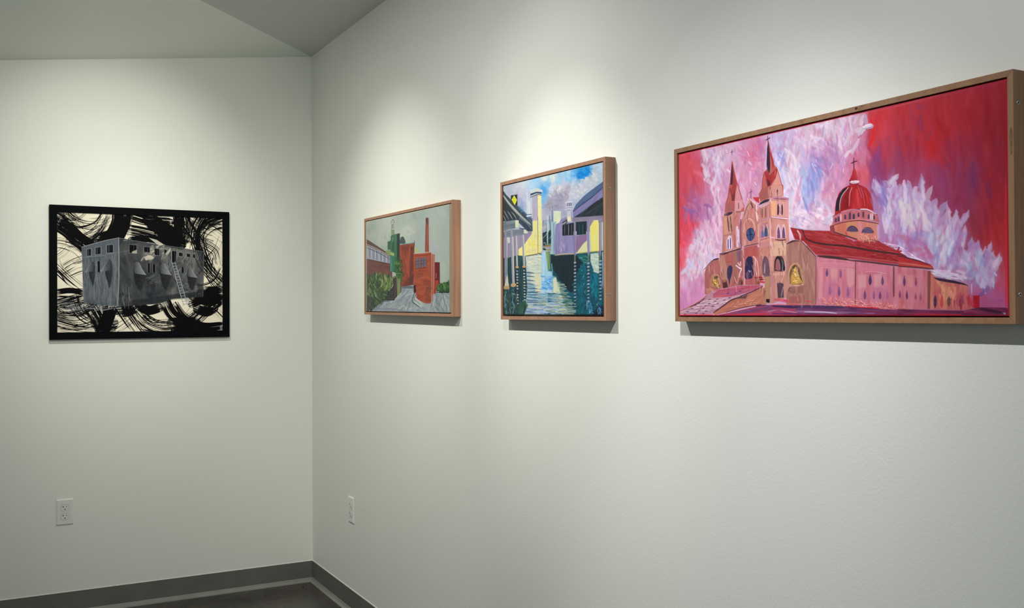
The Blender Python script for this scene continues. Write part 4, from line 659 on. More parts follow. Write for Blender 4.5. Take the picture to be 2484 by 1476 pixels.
    p.dabs([(1360, 1060), (1540, 1070), (1530, 1110), (1370, 1085)], [(206, 194, 212), (196, 200, 218)], 26, 54, 12, 12, 14, .8, 8, 1.2)
    p.dabs([(1050, 590), (1110, 620), (1120, 720), (1070, 720)], [(118, 112, 178), (150, 120, 175)], 16, 70, 13, 70, 12, .5, 8, .5)
    p.blend(p.mask([(1060, 560), (1500, 760), (1700, 940), (1660, 1200), (1100, 940)], 20), 4, .55, 1, .3)
    for f in fl[::2]: flame(f[0] + 6, f[1] - f[2] * .1, f[2] * .75, f[3] * .6, f[4], L1[(fl.index(f) * 3) % 5] if fl.index(f) % 4 else (216, 206, 220), .6)
    p.line([(1590, 1190), (1640, 1150)], 22, (110, 80, 140), .6)
    p.line([(1600, 1230), (1700, 1215)], 44, (160, 82, 128), .55, th=.3)
    p.dabs([(1110, 900), (1230, 960), (1340, 1030), (1200, 990)], [(218, 206, 222), (206, 186, 210)], 30, 60, 7, 22, 8, .9, 8, 1.5)
    def glaze(m, col, lo, k, sx, sy, sd):            # broken veils of a second colour
        yy, xx = np.mgrid[0:p.H, 0:p.W].astype(np.float32); n = vn(xx / sx + yy / (sx * 3), yy / sy, sd) * .7 + vn(xx / (sx * .4), yy / (sy * .5), sd + 1) * .3
        a = (np.clip((n - lo) * 5, 0, 1) * m * k)[..., None]; p.img = p.img * (1 - a) + a * np.array(col, np.float32) / 255
    plume = p.mask([(1070, 600), (1480, 820), (1690, 1000), (1650, 1180), (1120, 930)], 14)
    glaze(plume, (150, 104, 162), .58, .5, 14, 34, 5); glaze(plume, (120, 128, 190), .64, .4, 10, 30, 9); glaze(plume, (176, 92, 130), .66, .5, 16, 26, 14)
    left = p.mask([(150, 430), (980, 240), (1000, 560), (840, 760), (60, 1200), (130, 700)], 20)
    glaze(left, (190, 112, 152), .60, .42, 13, 26, 21); glaze(left, (152, 118, 172), .66, .4, 11, 26, 33)
    for q, w_, c_ in [([(1080, 420), (1070, 520), (1090, 600)], 40, (122, 64, 122)), ([(1180, 430), (1200, 540)], 50, (140, 62, 100)), ([(1290, 250), (1300, 330)], 22, (128, 52, 96)), ([(1430, 380), (1450, 470)], 30, (142, 50, 84)),
                      ([(1500, 480), (1490, 580)], 34, (128, 52, 92)), ([(1555, 500), (1560, 620)], 16, (104, 52, 104)), ([(1635, 600), (1650, 690)], 26, (108, 44, 84)), ([(1380, 520), (1400, 620)], 60, (140, 64, 106)), ([(1270, 200), (1310, 215)], 26, (140, 54, 90)), ([(1700, 380), (1690, 430)], 20, (124, 40, 64))]:
        p.line(q, w_, c_, .45, th=.15, soft=8)
    # ---- nave wall and roofs (view E / F)
    E()
    WL = (192, 126, 142); WL2 = (186, 110, 124)
    p.fill([(465, 480), (1035, 560), (1590, 650), (1800, 690), (1800, 1300), (460, 1200)], WL, 9, 90, col2=WL2, soft=2)
    F(); p.fill([(-20, 620), (440, 690), (435, 1225), (-20, 1215)], (192, 122, 134), 9, 90, col2=(180, 102, 112)); p.fill([(395, 690), (440, 690), (432, 1225), (395, 1220)], (122, 72, 66), 8)
    p.fill([(440, 700), (500, 780), (950, 890), (960, 1050), (1020, 1110), (1010, 1240), (430, 1225)], (190, 122, 104), 12, 90, col2=(180, 92, 96))
    p.dabs([(560, 900), (760, 900), (780, 1150), (560, 1120)], [(204, 140, 110), (198, 130, 100), (206, 150, 120)], 30, 120, 30, 85, 12, .6)
    p.dabs([(760, 1040), (1000, 1040), (1000, 1200), (760, 1180)], [(160, 60, 76), (175, 80, 95), (140, 52, 72)], 26, 90, 26, 88, 8, .6)
    for x, y, h, c in [(503, 1120, 160, (62, 42, 66)), (595, 1120, 170, (178, 72, 76)), (690, 1120, 130, (92, 70, 72)), (870, 1110, 130, (130, 60, 84))]: p.line([(x, y - h / 2), (x - 3, y + h / 2)], 44, c, .9, taper=.7)
    p.fill([(470, 780), (600, 800), (760, 830), (900, 870), (960, 905), (840, 880), (660, 850), (540, 825)], (52, 34, 56), 8, 0)
    p.fill([(1020, 1040), (1110, 1040), (1110, 1220), (1020, 1210)], (160, 32, 48), 10); p.line([(960, 1060), (1020, 1180)], 60, (176, 48, 66), .8)
    E()
    # roof bands
    p.fill([(95, 60), (330, 105), (660, 118), (800, 170), (1000, 270), (1170, 280), (1360, 280), (1640, 425), (1771, 505), (1790, 625), (1500, 600), (1000, 530), (470, 470), (280, 260), (160, 235)], (168, 50, 54), 14, 12, col2=(182, 62, 62))
    p.dabs([(300, 120), (760, 170), (1300, 300), (1640, 440), (1600, 480), (1000, 340), (400, 280)], [(178, 60, 60), (160, 44, 48), (190, 72, 70)], 90, 150, 16, 17, 6, .7, 10, .7)
    p.line([(270, 100), (330, 230), (520, 300), (900, 345), (1250, 410), (1560, 455), (1730, 500)], 26, (72, 46, 44), .95, th=.3)
    p.line([(380, 325), (620, 385), (860, 400)], 17, (176, 104, 100), .8); p.line([(1010, 425), (1090, 445)], 10, (206, 140, 130)); p.line([(1300, 465), (1500, 500)], 9, (206, 140, 130), dry=.5)
    p.dabs([(420, 340), (1700, 500), (1760, 570), (1000, 470), (480, 420)], [(160, 44, 50), (178, 58, 62)], 60, 150, 14, 12, 5, .8)
    rf = p.mask([(95, 60), (660, 118), (1000, 270), (1360, 280), (1640, 425), (1771, 505), (2100, 640), (2100, 700), (1790, 625), (1000, 530), (470, 470), (280, 260), (160, 235)], 3)[..., None]; p.img *= 1 - rf * np.array((.14, .10, .06), np.float32)
    p.line([(470, 460), (760, 480), (1000, 500), (1771, 610)], 16, (160, 78, 88), .9)
    p.line([(480, 480), (760, 510), (960, 545)], 40, (66, 44, 46), .95, taper=.8); p.line([(940, 545), (1200, 575), (1500, 615), (1790, 650)], 26, (84, 54, 56), .95)
    p.line([(1130, 250), (1200, 285), (1290, 262), (1380, 285)], 8, (72, 42, 44)); p.line([(1660, 375), (1640, 430), (1690, 430)], 30, (168, 40, 52))
    F(); p.fill([(-20, 490), (100, 500), (260, 545), (440, 600), (480, 665), (300, 640), (0, 610)], (166, 50, 54), 12, 14); p.line([(0, 575), (200, 600), (440, 640)], 26, (186, 98, 88)); p.line([(0, 620), (250, 640), (480, 668)], 17, (86, 52, 44)); p.line([(-20, 470), (60, 490), (260, 545), (420, 600)], 14, (74, 44, 52))
    E()
    # pilaster lines, windows
    for a, b_, w in [((1033, 570), (1030, 1215), 16), ((1580, 650), (1580, 1080), 24), ((465, 480), (462, 1195), 15)]: p.line([a, b_], w, (92, 58, 56), .9)
    p.fill([(330, 300), (465, 480), (460, 1195), (400, 1195)], (150, 106, 98), 6)
    for P in [[(500, 650), (560, 650), (560, 1100), (500, 1100)], [(660, 660), (780, 660), (770, 880), (700, 880)], [(890, 670), (1020, 690), (1010, 900), (930, 960)], [(1060, 760), (1190, 760), (1180, 940), (1070, 950)], [(1290, 760), (1400, 760), (1390, 940), (1300, 960)], [(1640, 760), (1690, 770), (1690, 900), (1640, 900)]]:
        p.fill(P, (202, 152, 152), 8, 90, .7, 7)
    for P in [[(640, 820), (760, 820), (740, 1080), (600, 1080)], [(880, 900), (990, 960), (990, 1100), (880, 1100)], [(1250, 930), (1550, 960), (1540, 1120), (1250, 1130)]]: p.fill(P, (178, 106, 136), 8, 90, .5, 10)
    wn = [(622, 715, 120, 36, 92, 70, 112), (820, 735, 130, 32, 122, 82, 122), (1243, 825, 160, 44, 58, 48, 88), (1420, 840, 140, 36, 92, 64, 104), (665, 965, 150, 40, 140, 88, 128), (797, 985, 150, 36, 108, 72, 118),
          (925, 1000, 150, 40, 140, 88, 128), (1167, 1045, 140, 38, 98, 68, 112), (1297, 1050, 130, 34, 132, 88, 124), (1385, 1055, 120, 38, 98, 66, 110), (1490, 1050, 120, 34, 160, 92, 130), (1732, 850, 150, 30, 80, 54, 98), (1668, 1050, 100, 26, 122, 74, 116)]
    for x, y, h, w, *c in wn: p.fill([(x, y - h / 2), (x + w / 2, y + h * .15), (x + w * .2, y + h / 2), (x - w * .25, y + h / 2), (x - w / 2, y + h * .1)], c, 8, 90, .92, 2, smooth=True)
    p.line([(480, 545), (760, 540), (1020, 590)], 8, (206, 150, 156), .7); p.line([(480, 655), (760, 665), (1010, 690)], 6, (206, 150, 156), .6, th=1.); p.line([(1160, 728), (1290, 722), (1480, 755)], 7, (212, 160, 160), .9, th=1.2)
    p.fill([(480, 560), (1020, 590), (1015, 650), (480, 640)], (196, 130, 142), 8, 0, .8, 4); p.fill([(1060, 600), (1560, 690), (1555, 730), (1060, 700)], (196, 118, 140), 8, 0, .6, 4)
    F()
    for x, y, h, w, *c in [(77, 825, 150, 32, 82, 54, 98), (235, 835, 140, 30, 128, 66, 106), (15, 1010, 110, 24, 120, 60, 100), (112, 1020, 130, 32, 88, 50, 96), (232, 1040, 110, 30, 138, 74, 112), (300, 1050, 110, 26, 138, 74, 112)]:
        p.fill([(x, y - h / 2), (x + w / 2, y + h * .15), (x, y + h / 2), (x - w / 2, y + h * .1)], c, 8, 90, .92, 2, smooth=True)
    p.fill([(110, 750), (200, 755), (190, 920), (120, 900)], (198, 140, 136), 6, 90, .7, 5); p.line([(60, 740), (230, 770), (380, 800)], 5, (206, 140, 136), .7, th=1.)
    E(); p.dabs([(540, 1100), (1020, 1130), (1500, 1200), (1771, 1230), (1771, 1270), (1300, 1250), (850, 1230), (560, 1170)], [(206, 130, 116), (214, 146, 126), (200, 104, 104)], 130, 44, 13, 70, 30, .85, 10, 1.5)
    p.dabs([(850, 1200), (1360, 1240), (1360, 1265), (850, 1240)], [(206, 62, 72), (196, 52, 66)], 26, 90, 13, 6, 6, .9, 10, 1.)
    # ---- drum and dome (view D)
    D()
    p.fill([(700, 1160), (740, 1100), (1050, 1075), (1410, 1130), (1420, 1390), (1200, 1400), (1000, 1330), (760, 1240), (690, 1230)], (196, 130, 112), 10, 90, col2=(188, 112, 104))
    p.fill([(690, 1160), (750, 1150), (770, 1250), (700, 1240)], (140, 62, 66), 8); p.fill([(800, 1130), (930, 1100), (930, 1290), (800, 1250)], (182, 104, 84), 8, 90, .8, 5); p.fill([(940, 1110), (1090, 1095), (1090, 1160), (960, 1180)], (190, 140, 96), 8, 90, .7, 8)
    p.fill([(1110, 1110), (1170, 1110), (1170, 1260), (1120, 1260)], (196, 130, 140), 8, 90, .8, 6); p.fill([(1390, 1150), (1430, 1150), (1430, 1350), (1400, 1370)], (186, 160, 190), 8, 90, .8, 4)
    p.fill([(950, 1240), (1090, 1240), (1090, 1300), (960, 1290)], (188, 134, 92), 8, 0, .6, 5); p.line([(930, 1250), (950, 1300)], 30, (178, 66, 70), .8)
    for x, w in [(1025, 170), (1255, 180)]:
        y = 1235 if x < 1100 else 1260
        p.fill([(x - w / 2, y), (x - w * .38, y - 50), (x - w * .1, y - 78), (x + w * .2, y - 70), (x + w * .45, y - 28), (x + w / 2, y + 10), (x, y + 14)], (88, 72, 98), 12, 0, smooth=True, soft=2.5)
        p.line([(x - w * .46, y), (x - w * .3, y - 50), (x, y - 70), (x + w * .3, y - 52), (x + w * .5, y)], 12, (64, 42, 58), .8)
    p.line([(1180, 1215), (1260, 1200), (1330, 1225)], 10, (132, 116, 144), .8)
    p.line([(750, 1245), (900, 1300), (1100, 1360)], 24, (78, 54, 50), .9); p.line([(1190, 1400), (1290, 1370), (1420, 1395)], 10, (96, 52, 48)); p.dabs([(1100, 1300), (1380, 1330), (1390, 1385), (1180, 1390)], [(210, 146, 130), (200, 128, 112)], 24, 60, 16, 70, 30, .8, 8, 1.3)
    p.fill([(740, 1020), (830, 960), (1050, 920), (1280, 930), (1410, 1010), (1430, 1110), (1280, 1080), (1050, 1080), (880, 1110), (740, 1150)], (182, 108, 114), 9, 90, col2=(168, 92, 104))
    for x, y, h, w in [(780, 1065, 70, 30), (822, 1050, 80, 30), (921, 1020, 70, 28), (990, 1005, 110, 30), (1048, 1015, 90, 34), (1120, 990, 70, 30), (1190, 985, 90, 26), (1270, 1020, 70, 26), (1350, 1035, 60, 26)]:
        p.fill([(x - w / 2, y - h * .3), (x, y - h / 2), (x + w / 2, y - h * .3), (x + w / 2, y + h / 2), (x - w / 2, y + h / 2)], (66, 52, 80), 8, 90, .92, 1.6)
    for x, y in [(858, 1040), (1305, 1030), (1330, 1030)]: p.line([(x, y - 48), (x, y + 48)], 24, (216, 192, 196), .9, th=1.4)
    p.line([(700, 1165), (880, 1105), (1100, 1078), (1220, 1092), (1420, 1130)], 13, (90, 46, 52)); p.line([(900, 1090), (1100, 1062), (1280, 1080), (1420, 1120)], 12, (206, 140, 130), .8)
    p.fill([(765, 1000), (770, 880), (790, 760), (830, 660), (890, 590), (980, 545), (1060, 530), (1150, 545), (1240, 590), (1300, 680), (1330, 800), (1345, 930), (1200, 905), (1000, 915), (860, 950)], (150, 36, 42), 14, 80, col2=(166, 46, 48))
    p.fill([(775, 940), (785, 790), (830, 680), (890, 600), (960, 570), (890, 680), (850, 800), (835, 925)], (46, 34, 44), 8, 80); p.fill([(860, 920), (880, 760), (960, 600), (1010, 560), (980, 700), (965, 900)], (118, 32, 38), 8, 85, .8, 3)
    p.fill([(1040, 900), (1060, 720), (1080, 600), (1120, 590), (1160, 760), (1180, 890)], (180, 56, 60), 10, 88, .8, 4); p.line([(1095, 600), (1110, 760), (1130, 880)], 26, (196, 78, 80), .6, taper=.8)
    p.line([(1150, 580), (1190, 700), (1215, 870)], 14, (178, 96, 112), .8); p.line([(1100, 560), (1130, 600), (1170, 740)], 10, (196, 120, 124), .8)
    p.line([(1020, 580), (990, 680), (980, 860)], 13, (206, 170, 180), .9, th=1.3, dry=.4); p.line([(970, 580), (880, 690), (845, 800), (838, 920)], 12, (206, 200, 206), .9, th=1.2)
    p.line([(1200, 620), (1250, 740), (1265, 830)], 12, (196, 76, 80), .8); p.line([(1270, 640), (1310, 760), (1335, 900)], 10, (120, 52, 84), .7); p.line([(1300, 750), (1350, 920)], 26, (150, 112, 158), .5)
    p.line([(740, 1010), (850, 950), (1000, 915), (1200, 905), (1330, 945), (1400, 1000)], 14, (118, 42, 54)); p.line([(860, 945), (1000, 912), (1100, 910)], 9, (214, 150, 156)); p.line([(1150, 912), (1260, 920), (1380, 985)], 20, (214, 196, 206), .95, th=1.4)
    p.fill([(985, 540), (985, 460), (1100, 460), (1125, 480), (1120, 545)], (150, 40, 50), 8); p.line([(1010, 500), (1120, 495)], 52, (214, 196, 204), .95, th=1.4); p.line([(1050, 480), (1052, 520)], 6, (150, 110, 130), .8)
    p.fill([(980, 475), (1015, 400), (1035, 320), (1055, 285), (1080, 330), (1110, 450), (1060, 470)], (166, 46, 58), 10, 90); p.line([(985, 480), (1040, 470), (1100, 465)], 13, (110, 34, 46)); p.line([(1060, 330), (1090, 440)], 14, (190, 78, 84), .7)
    p.line([(1052, 132), (1050, 290)], 17, (74, 42, 62)); p.line([(1012, 215), (1052, 195), (1098, 182)], 17, (74, 42, 62))
    # ---- left facade of the transept, gold mosaic (view E)
    E()
    p.fill([(40, 290), (150, 240), (270, 265), (360, 380), (455, 480), (455, 1195), (40, 1190), (30, 400)], (164, 120, 108), 8, 90, col2=(150, 104, 92))
    p.line([(50, 290), (140, 250), (260, 262)], 14, (84, 60, 58)); p.line([(270, 270), (360, 375), (460, 480)], 14, (80, 58, 60)); p.line([(200, 110), (235, 170), (240, 250)], 30, (206, 168, 168), .9, dry=.5, th=1.3)
    p.fill([(75, 900), (60, 760), (95, 620), (170, 570), (240, 620), (280, 740), (285, 890)], (186, 142, 106), 6, 90, smooth=True); p.fill([(90, 880), (85, 740), (115, 640), (170, 600), (220, 640), (245, 750), (262, 880)], (98, 78, 52), 8, smooth=True)
    p.fill([(105, 880), (110, 770), (140, 700), (170, 630), (200, 690), (225, 780), (262, 870)], (192, 152, 72), 14, 60, smooth=True); p.dabs([(110, 860), (160, 640), (200, 680), (250, 860)], [(212, 178, 96), (170, 128, 52), (224, 196, 130)], 40, 34, 10, 60, 50, .9, 10, 1.3)
    p.line([(80, 905), (200, 908), (285, 895)], 12, (206, 162, 136)); p.fill([(90, 925), (280, 925), (280, 1010), (90, 1020)], (140, 94, 84), 6, 0, .9); p.fill([(70, 1060), (310, 1050), (300, 1160), (80, 1160)], (158, 92, 88), 6, 0)
    p.line([(40, 1005), (90, 935)], 12, (60, 40, 44)); p.line([(60, 990), (95, 975)], 8, (60, 40, 44)); p.line([(310, 1128), (400, 1140)], 26, (200, 76, 88), .7); p.line([(0, 1115), (60, 1125)], 34, (196, 64, 78), .7); p.line([(100, 1175), (460, 1195)], 24, (196, 96, 108), .9)
    # ---- ground strip
    p.fill([(-400, 1170), (0, 1195), (460, 1205), (840, 1215), (1360, 1260), (1771, 1285), (1790, 1360), (-400, 1350)], (88, 52, 84), 14, 2, col2=(110, 60, 96))
    p.line([(0, 1205), (400, 1215), (840, 1230)], 44, (66, 50, 84), .9); p.line([(-300, 1280), (200, 1280), (700, 1305), (1300, 1320)], 34, (150, 104, 146), .7, dry=.4); p.line([(300, 1290), (560, 1295), (760, 1315)], 18, (186, 172, 200), .9, dry=.3); p.line([(0, 1330), (800, 1345), (1771, 1350)], 14, (120, 24, 44), .9); p.line([(1100, 1290), (1500, 1320), (1780, 1330)], 30, (122, 44, 76), .7)
    F(); p.fill([(-20, 1215), (400, 1235), (900, 1250), (1100, 1205), (1480, 1215), (1530, 1250), (1530, 1345), (-20, 1320)], (88, 38, 66), 12, 2, col2=(122, 44, 76)); p.line([(900, 1275), (1000, 1260), (1100, 1290)], 26, (140, 50, 80), .9); p.line([(1220, 1240), (1280, 1262)], 12, (186, 60, 86)); p.line([(1130, 1230), (1400, 1280)], 50, (62, 26, 50), .9); p.line([(200, 1290), (860, 1305)], 16, (176, 44, 60), .8)
    p.line([(1435, 1285), (1450, 1305)], 8, (190, 170, 186)); p.line([(1465, 1282), (1450, 1312)], 7, (190, 170, 186)); p.line([(1455, 1290), (1475, 1312)], 6, (190, 170, 186)); p.line([(1500, 1290), (1502, 1305)], 5, (150, 120, 150))
    p.line([(1160, 940), (1175, 1010)], 18, (112, 84, 150), .8)
    p.line([(1000, 880), (1003, 1020)], 9, (214, 206, 222), .9)
    # ---- west front, left wing (views C, A, B)
    Cc()
    p.fill([(600, 470), (620, 380), (740, 240), (870, 180), (890, 300), (900, 780), (640, 880), (600, 860)], (166, 98, 94), 8, 90); p.line([(590, 400), (640, 340), (740, 235), (860, 180)], 14, (70, 42, 56)); p.line([(760, 215), (870, 185)], 28, (58, 40, 60), .8, taper=.7)
    p.fill([(710, 720), (700, 580), (750, 500), (830, 480), (890, 530), (900, 740)], (178, 122, 102), 8, smooth=True); p.fill([(740, 700), (745, 590), (790, 530), (850, 520), (885, 570), (890, 740)], (140, 104, 60), 10, smooth=True); p.dabs([(750, 700), (770, 570), (860, 640), (880, 740)], [(212, 176, 92), (226, 196, 120), (170, 120, 50)], 34, 50, 12, 60, 50, .9, 10, 1.4); p.line([(790, 545), (860, 545)], 36, (80, 62, 44), .8)
    p.fill([(620, 760), (770, 760), (770, 850), (640, 890)], (180, 124, 104), 10, 0, .9)
    p.fill([(880, 120), (1150, 40), (1290, 20), (1340, 60), (1360, 700), (1060, 745), (900, 770), (890, 500)], (172, 106, 98), 9, 90, col2=(160, 92, 90))
    p.fill([(890, 160), (960, 120), (1010, 300), (1040, 500), (1050, 600), (930, 590), (900, 420)], (176, 126, 106), 8, 90, .9); p.fill([(975, 140), (1140, 90), (1150, 270), (1000, 290)], (166, 92, 86), 8, 90, .9, 4); p.fill([(1150, 60), (1200, 50), (1220, 560), (1160, 600)], (150, 104, 90), 6, 90, .9, 3)
    p.fill([(1200, 60), (1290, 20), (1290, 240), (1230, 260)], (120, 84, 106), 14, 80, .9, 4); p.fill([(1320, 0), (1350, 0), (1370, 720), (1340, 720)], (196, 142, 140), 8, 90, .9, 2)
    p.line([(880, 100), (960, 110), (1100, 55), (1280, 12)], 16, (64, 46, 50)); p.line([(1000, 275), (1060, 250), (1120, 270)], 8, (120, 78, 70), .8)
    p.fill([(1030, 560), (1025, 450), (1040, 370), (1080, 320), (1125, 360), (1120, 470), (1085, 600), (1070, 700), (1050, 600)], (54, 50, 84), 8, 90, smooth=True); p.line([(1070, 360), (1055, 480), (1065, 640)], 18, (84, 66, 90), .6)
    p.fill([(930, 610), (1010, 590), (1040, 740), (950, 770)], (84, 52, 56), 12, 90); p.fill([(940, 600), (1010, 590), (1010, 640), (940, 650)], (160, 104, 88), 8, 0, .9); p.line([(905, 440), (910, 540), (930, 560)], 10, (206, 168, 160), .8)
    p.line([(1195, 330), (1260, 380), (1300, 400), (1270, 480), (1260, 560)], 30, (214, 190, 198), .9, th=1.4, dry=.3); p.line([(1230, 280), (1275, 330), (1285, 260)], 22, (206, 182, 196), .9, th=1.2, dry=.3); p.line([(1240, 590), (1280, 560), (1300, 600)], 12, (190, 60, 80)); p.fill([(1250, 600), (1330, 580), (1330, 700), (1240, 700)], (130, 72, 66), 12, 90); p.line([(1300, 600), (1300, 700)], 28, (66, 34, 46), .8)
    # centre bay
    p.fill([(1340, 0), (1620, -20), (1700, 0), (1720, 540), (1640, 700), (1380, 710)], (178, 106, 102), 8, 90, col2=(166, 92, 90))
    p.fill([(1360, 560), (1365, 300), (1400, 190), (1460, 145), (1510, 200), (1530, 400), (1510, 560), (1400, 600)], (50, 44, 76), 10, 90, smooth=True); p.line([(1440, 430), (1470, 560)], 24, (90, 84, 132), .7); p.line([(1430, 420), (1465, 455)], 10, (200, 200, 222)); p.line([(1475, 425), (1455, 460)], 8, (190, 190, 214)); p.fill([(1380, 480), (1430, 420), (1440, 600), (1390, 600)], (150, 100, 116), 8, 90, .6, 4)
    p.line([(1480, 110), (1540, 180), (1600, 280), (1630, 540)], 28, (206, 160, 152), .9, th=1.3, dry=.3); p.line([(1560, 220), (1570, 400), (1590, 520)], 26, (226, 206, 204), .85, th=1.5, dry=.45); p.line([(1530, 300), (1545, 540)], 18, (196, 130, 136), .8)
    p.fill([(1370, 600), (1550, 570), (1560, 700), (1370, 710)], (170, 92, 92), 12, 90); p.fill([(1560, 570), (1640, 560), (1640, 690), (1570, 700)], (140, 84, 66), 12, 90); p.line([(1550, 560), (1740, 560)], 24, (140, 34, 52)); p.line([(1660, 640), (1740, 655)], 40, (206, 64, 78)); p.line([(1640, 600), (1735, 600)], 24, (110, 30, 50))
    # right tower base
    p.fill([(1640, -20), (1890, -30), (2120, -20), (2130, 120), (2130, 440), (2220, 700), (2140, 950), (1900, 1060), (1720, 1060), (1740, 640), (1680, 540)], (176, 124, 112), 8, 90, col2=(186, 134, 116))
    p.fill([(1700, 520), (1690, 300), (1720, 170), (1760, 150), (1810, 250), (1830, 520)], (108, 78, 92), 10, 90, smooth=True); p.line([(1740, 290), (1740, 400), (1735, 480)], 22, (200, 186, 200), .85, th=1.4, dry=.3); p.line([(1700, 150), (1750, 110), (1800, 180)], 12, (206, 156, 136), .9)
    p.fill([(1640, 0), (1700, 0), (1690, 520), (1650, 540)], (160, 108, 100), 6, 90, .8, 3); p.fill([(1830, 0), (1890, 0), (1900, 440), (1850, 460)], (196, 146, 132), 6, 90, .9, 3)
    p.fill([(1900, 0), (2120, 0), (2130, 110), (1900, 110)], (200, 160, 134), 8, 0, .9, 4)
    p.fill([(1920, 440), (1925, 260), (1960, 170), (2020, 140), (2080, 190), (2110, 300), (2110, 440)], (46, 38, 46), 8, 90, smooth=True); p.fill([(1935, 420), (1950, 260), (1990, 210), (2030, 300), (2030, 430)], (150, 88, 92), 14, 90, smooth=True); p.line([(2060, 230), (2080, 300), (2070, 430)], 34, (104, 108, 116), .8); p.line([(2010, 230), (2030, 420)], 18, (130, 124, 134), .8)
    p.fill([(1890, 480), (2120, 450), (2120, 520), (1900, 530)], (200, 150, 134), 8, 0); p.fill([(1970, 680), (2040, 660), (2095, 690), (2100, 950), (1990, 960)], (84, 64, 76), 8, 90)
    p.fill([(1740, 560), (1850, 540), (1860, 960), (1760, 980)], (168, 128, 98), 8, 90); p.line([(1730, 540), (1850, 525)], 24, (110, 84, 112), .9); p.fill([(1755, 975), (1835, 975), (1830, 1050), (1755, 1035)], (40, 28, 36), 4); p.fill([(1850, 540), (1920, 530), (1920, 900), (1880, 1020)], (180, 122, 124), 8, 90, .9, 3); p.line([(1840, 560), (1880, 640)], 14, (150, 120, 170), .8)
    p.line([(1940, 985), (2060, 1000), (2200, 1030)], 60, (200, 72, 86), .7, th=.4)
    # steps
    p.fill([(130, 1190), (560, 960), (760, 800), (900, 770), (1300, 700), (1700, 700), (1700, 760), (1400, 900), (1100, 1040), (760, 1240), (720, 1275), (120, 1275)], (182, 148, 158), 10, -8, col2=(170, 120, 142))
    p.fill([(760, 870), (860, 790), (1300, 715), (1660, 705), (1620, 770), (1400, 850), (1100, 920), (760, 940)], (164, 84, 112), 14, -8, col2=(190, 84, 98)); p.line([(800, 800), (1000, 780), (1500, 730)], 22, (196, 84, 96), .8); p.line([(820, 860), (1200, 860), (1560, 770)], 26, (130, 90, 136), .6)
    p.dabs([(200, 1220), (600, 1000), (1150, 930), (800, 1180)], [(206, 186, 192), (196, 168, 178), (166, 130, 150)], 90, 150, 14, -6, 5, .7, 8, .9)
    for x, y in [(220, 1248), (280, 1195), (360, 1138), (490, 1040), (500, 1180), (440, 1232), (575, 1242), (630, 1190), (690, 970), (620, 1092), (760, 1100), (840, 965), (980, 985), (1075, 943), (1200, 848), (1275, 822), (1040, 850), (575, 1138), (800, 1005), (560, 960), (430, 1075), (690, 1052), (850, 1050)]:
        p.line([(x - 22, y + 4), (x + 22, y - 5)], 13, (58, 32, 50), .9)
    p.line([(140, 1180), (400, 1060), (560, 960), (640, 880)], 22, (160, 104, 92), .9); p.line([(330, 1110), (520, 1010), (600, 940)], 16, (76, 44, 54)); p.line([(130, 1255), (400, 1262), (760, 1262)], 20, (214, 76, 92), .85)
    p.fill([(760, 1230), (1060, 1030), (1180, 960), (1400, 900), (1700, 740), (1700, 1070), (1540, 1100), (1250, 1150), (1000, 1220), (800, 1275)], (184, 118, 96), 11, -20, col2=(170, 104, 86)); p.dabs([(960, 1160), (1200, 1020), (1640, 880), (1660, 1040), (1200, 1130)], [(206, 140, 116), (196, 126, 100)], 60, 40, 10, -20, 25, .8, 8, 1.)
    p.line([(770, 1220), (960, 1090), (1100, 990), (1300, 920)], 22, (66, 38, 50)); p.line([(1280, 915), (1500, 830), (1700, 730)], 22, (88, 46, 62)); p.fill([(1190, 960), (1420, 880), (1380, 960)], (84, 62, 58), 6, 0, .8, 3)
    p.line([(1000, 1220), (1250, 1150), (1540, 1095), (1670, 1080)], 12, (58, 32, 46)); p.fill([(1690, 760), (1760, 760), (1770, 1080), (1690, 1080)], (172, 116, 98), 8, 90)
    p.fill([(1000, 1240), (1560, 1120), (1900, 1090), (2331, 1110), (2340, 1290), (760, 1290)], (112, 60, 92), 14, 2, col2=(150, 64, 90)); p.line([(1180, 1240), (1600, 1170), (1900, 1110)], 46, (98, 70, 110), .7); p.line([(1190, 1265), (1780, 1262)], 24, (206, 48, 66), .9, dry=.4); p.line([(1900, 1110), (2340, 1140)], 46, (62, 44, 84), .95); p.line([(1800, 1215), (2000, 1195), (2340, 1240)], 26, (180, 130, 160), .8, dry=.3); p.line([(1880, 1255), (2340, 1265)], 22, (84, 44, 96), .9); p.line([(1850, 1085), (2331, 1085)], 16, (206, 70, 84), .8)
    # ---- towers
    A()
    p.fill([(1010, 1000), (1030, 860), (1060, 560), (1075, 540), (1110, 680), (1150, 920), (1165, 960), (1230, 1180), (1280, 1370), (1290, 1476), (930, 1476), (940, 1350), (985, 1200)], (176, 96, 92), 9, 88)
    p.fill([(1030, 980), (1040, 800), (1062, 560), (1082, 700), (1090, 860), (1070, 985)], (78, 44, 60), 6, 88); p.fill([(1070, 985), (1090, 720), (1150, 930), (1130, 1100), (1110, 1270), (1060, 1270), (1020, 1080)], (162, 66, 66), 10, 75); p.fill([(1060, 1180), (1110, 1080), (1115, 1270), (1060, 1280)], (120, 54, 62), 6)
    p.fill([(1160, 970), (1260, 1280), (1280, 1380), (1250, 1400), (1110, 1280), (1130, 1100)], (200, 132, 140), 7, 88); p.line([(1165, 960), (1225, 1180), (1280, 1370)], 13, (150, 42, 66)); p.line([(1035, 1010), (990, 1200), (955, 1330)], 9, (110, 50, 56)); p.line([(1010, 1050), (1060, 1180), (1075, 1250)], 9, (130, 52, 52)); p.line([(1075, 545), (1110, 700), (1160, 920)], 9, (226, 196, 206), .9, th=1.2); p.line([(1055, 560), (1035, 760), (1022, 960)], 8, (224, 196, 206), .8, th=1.2)
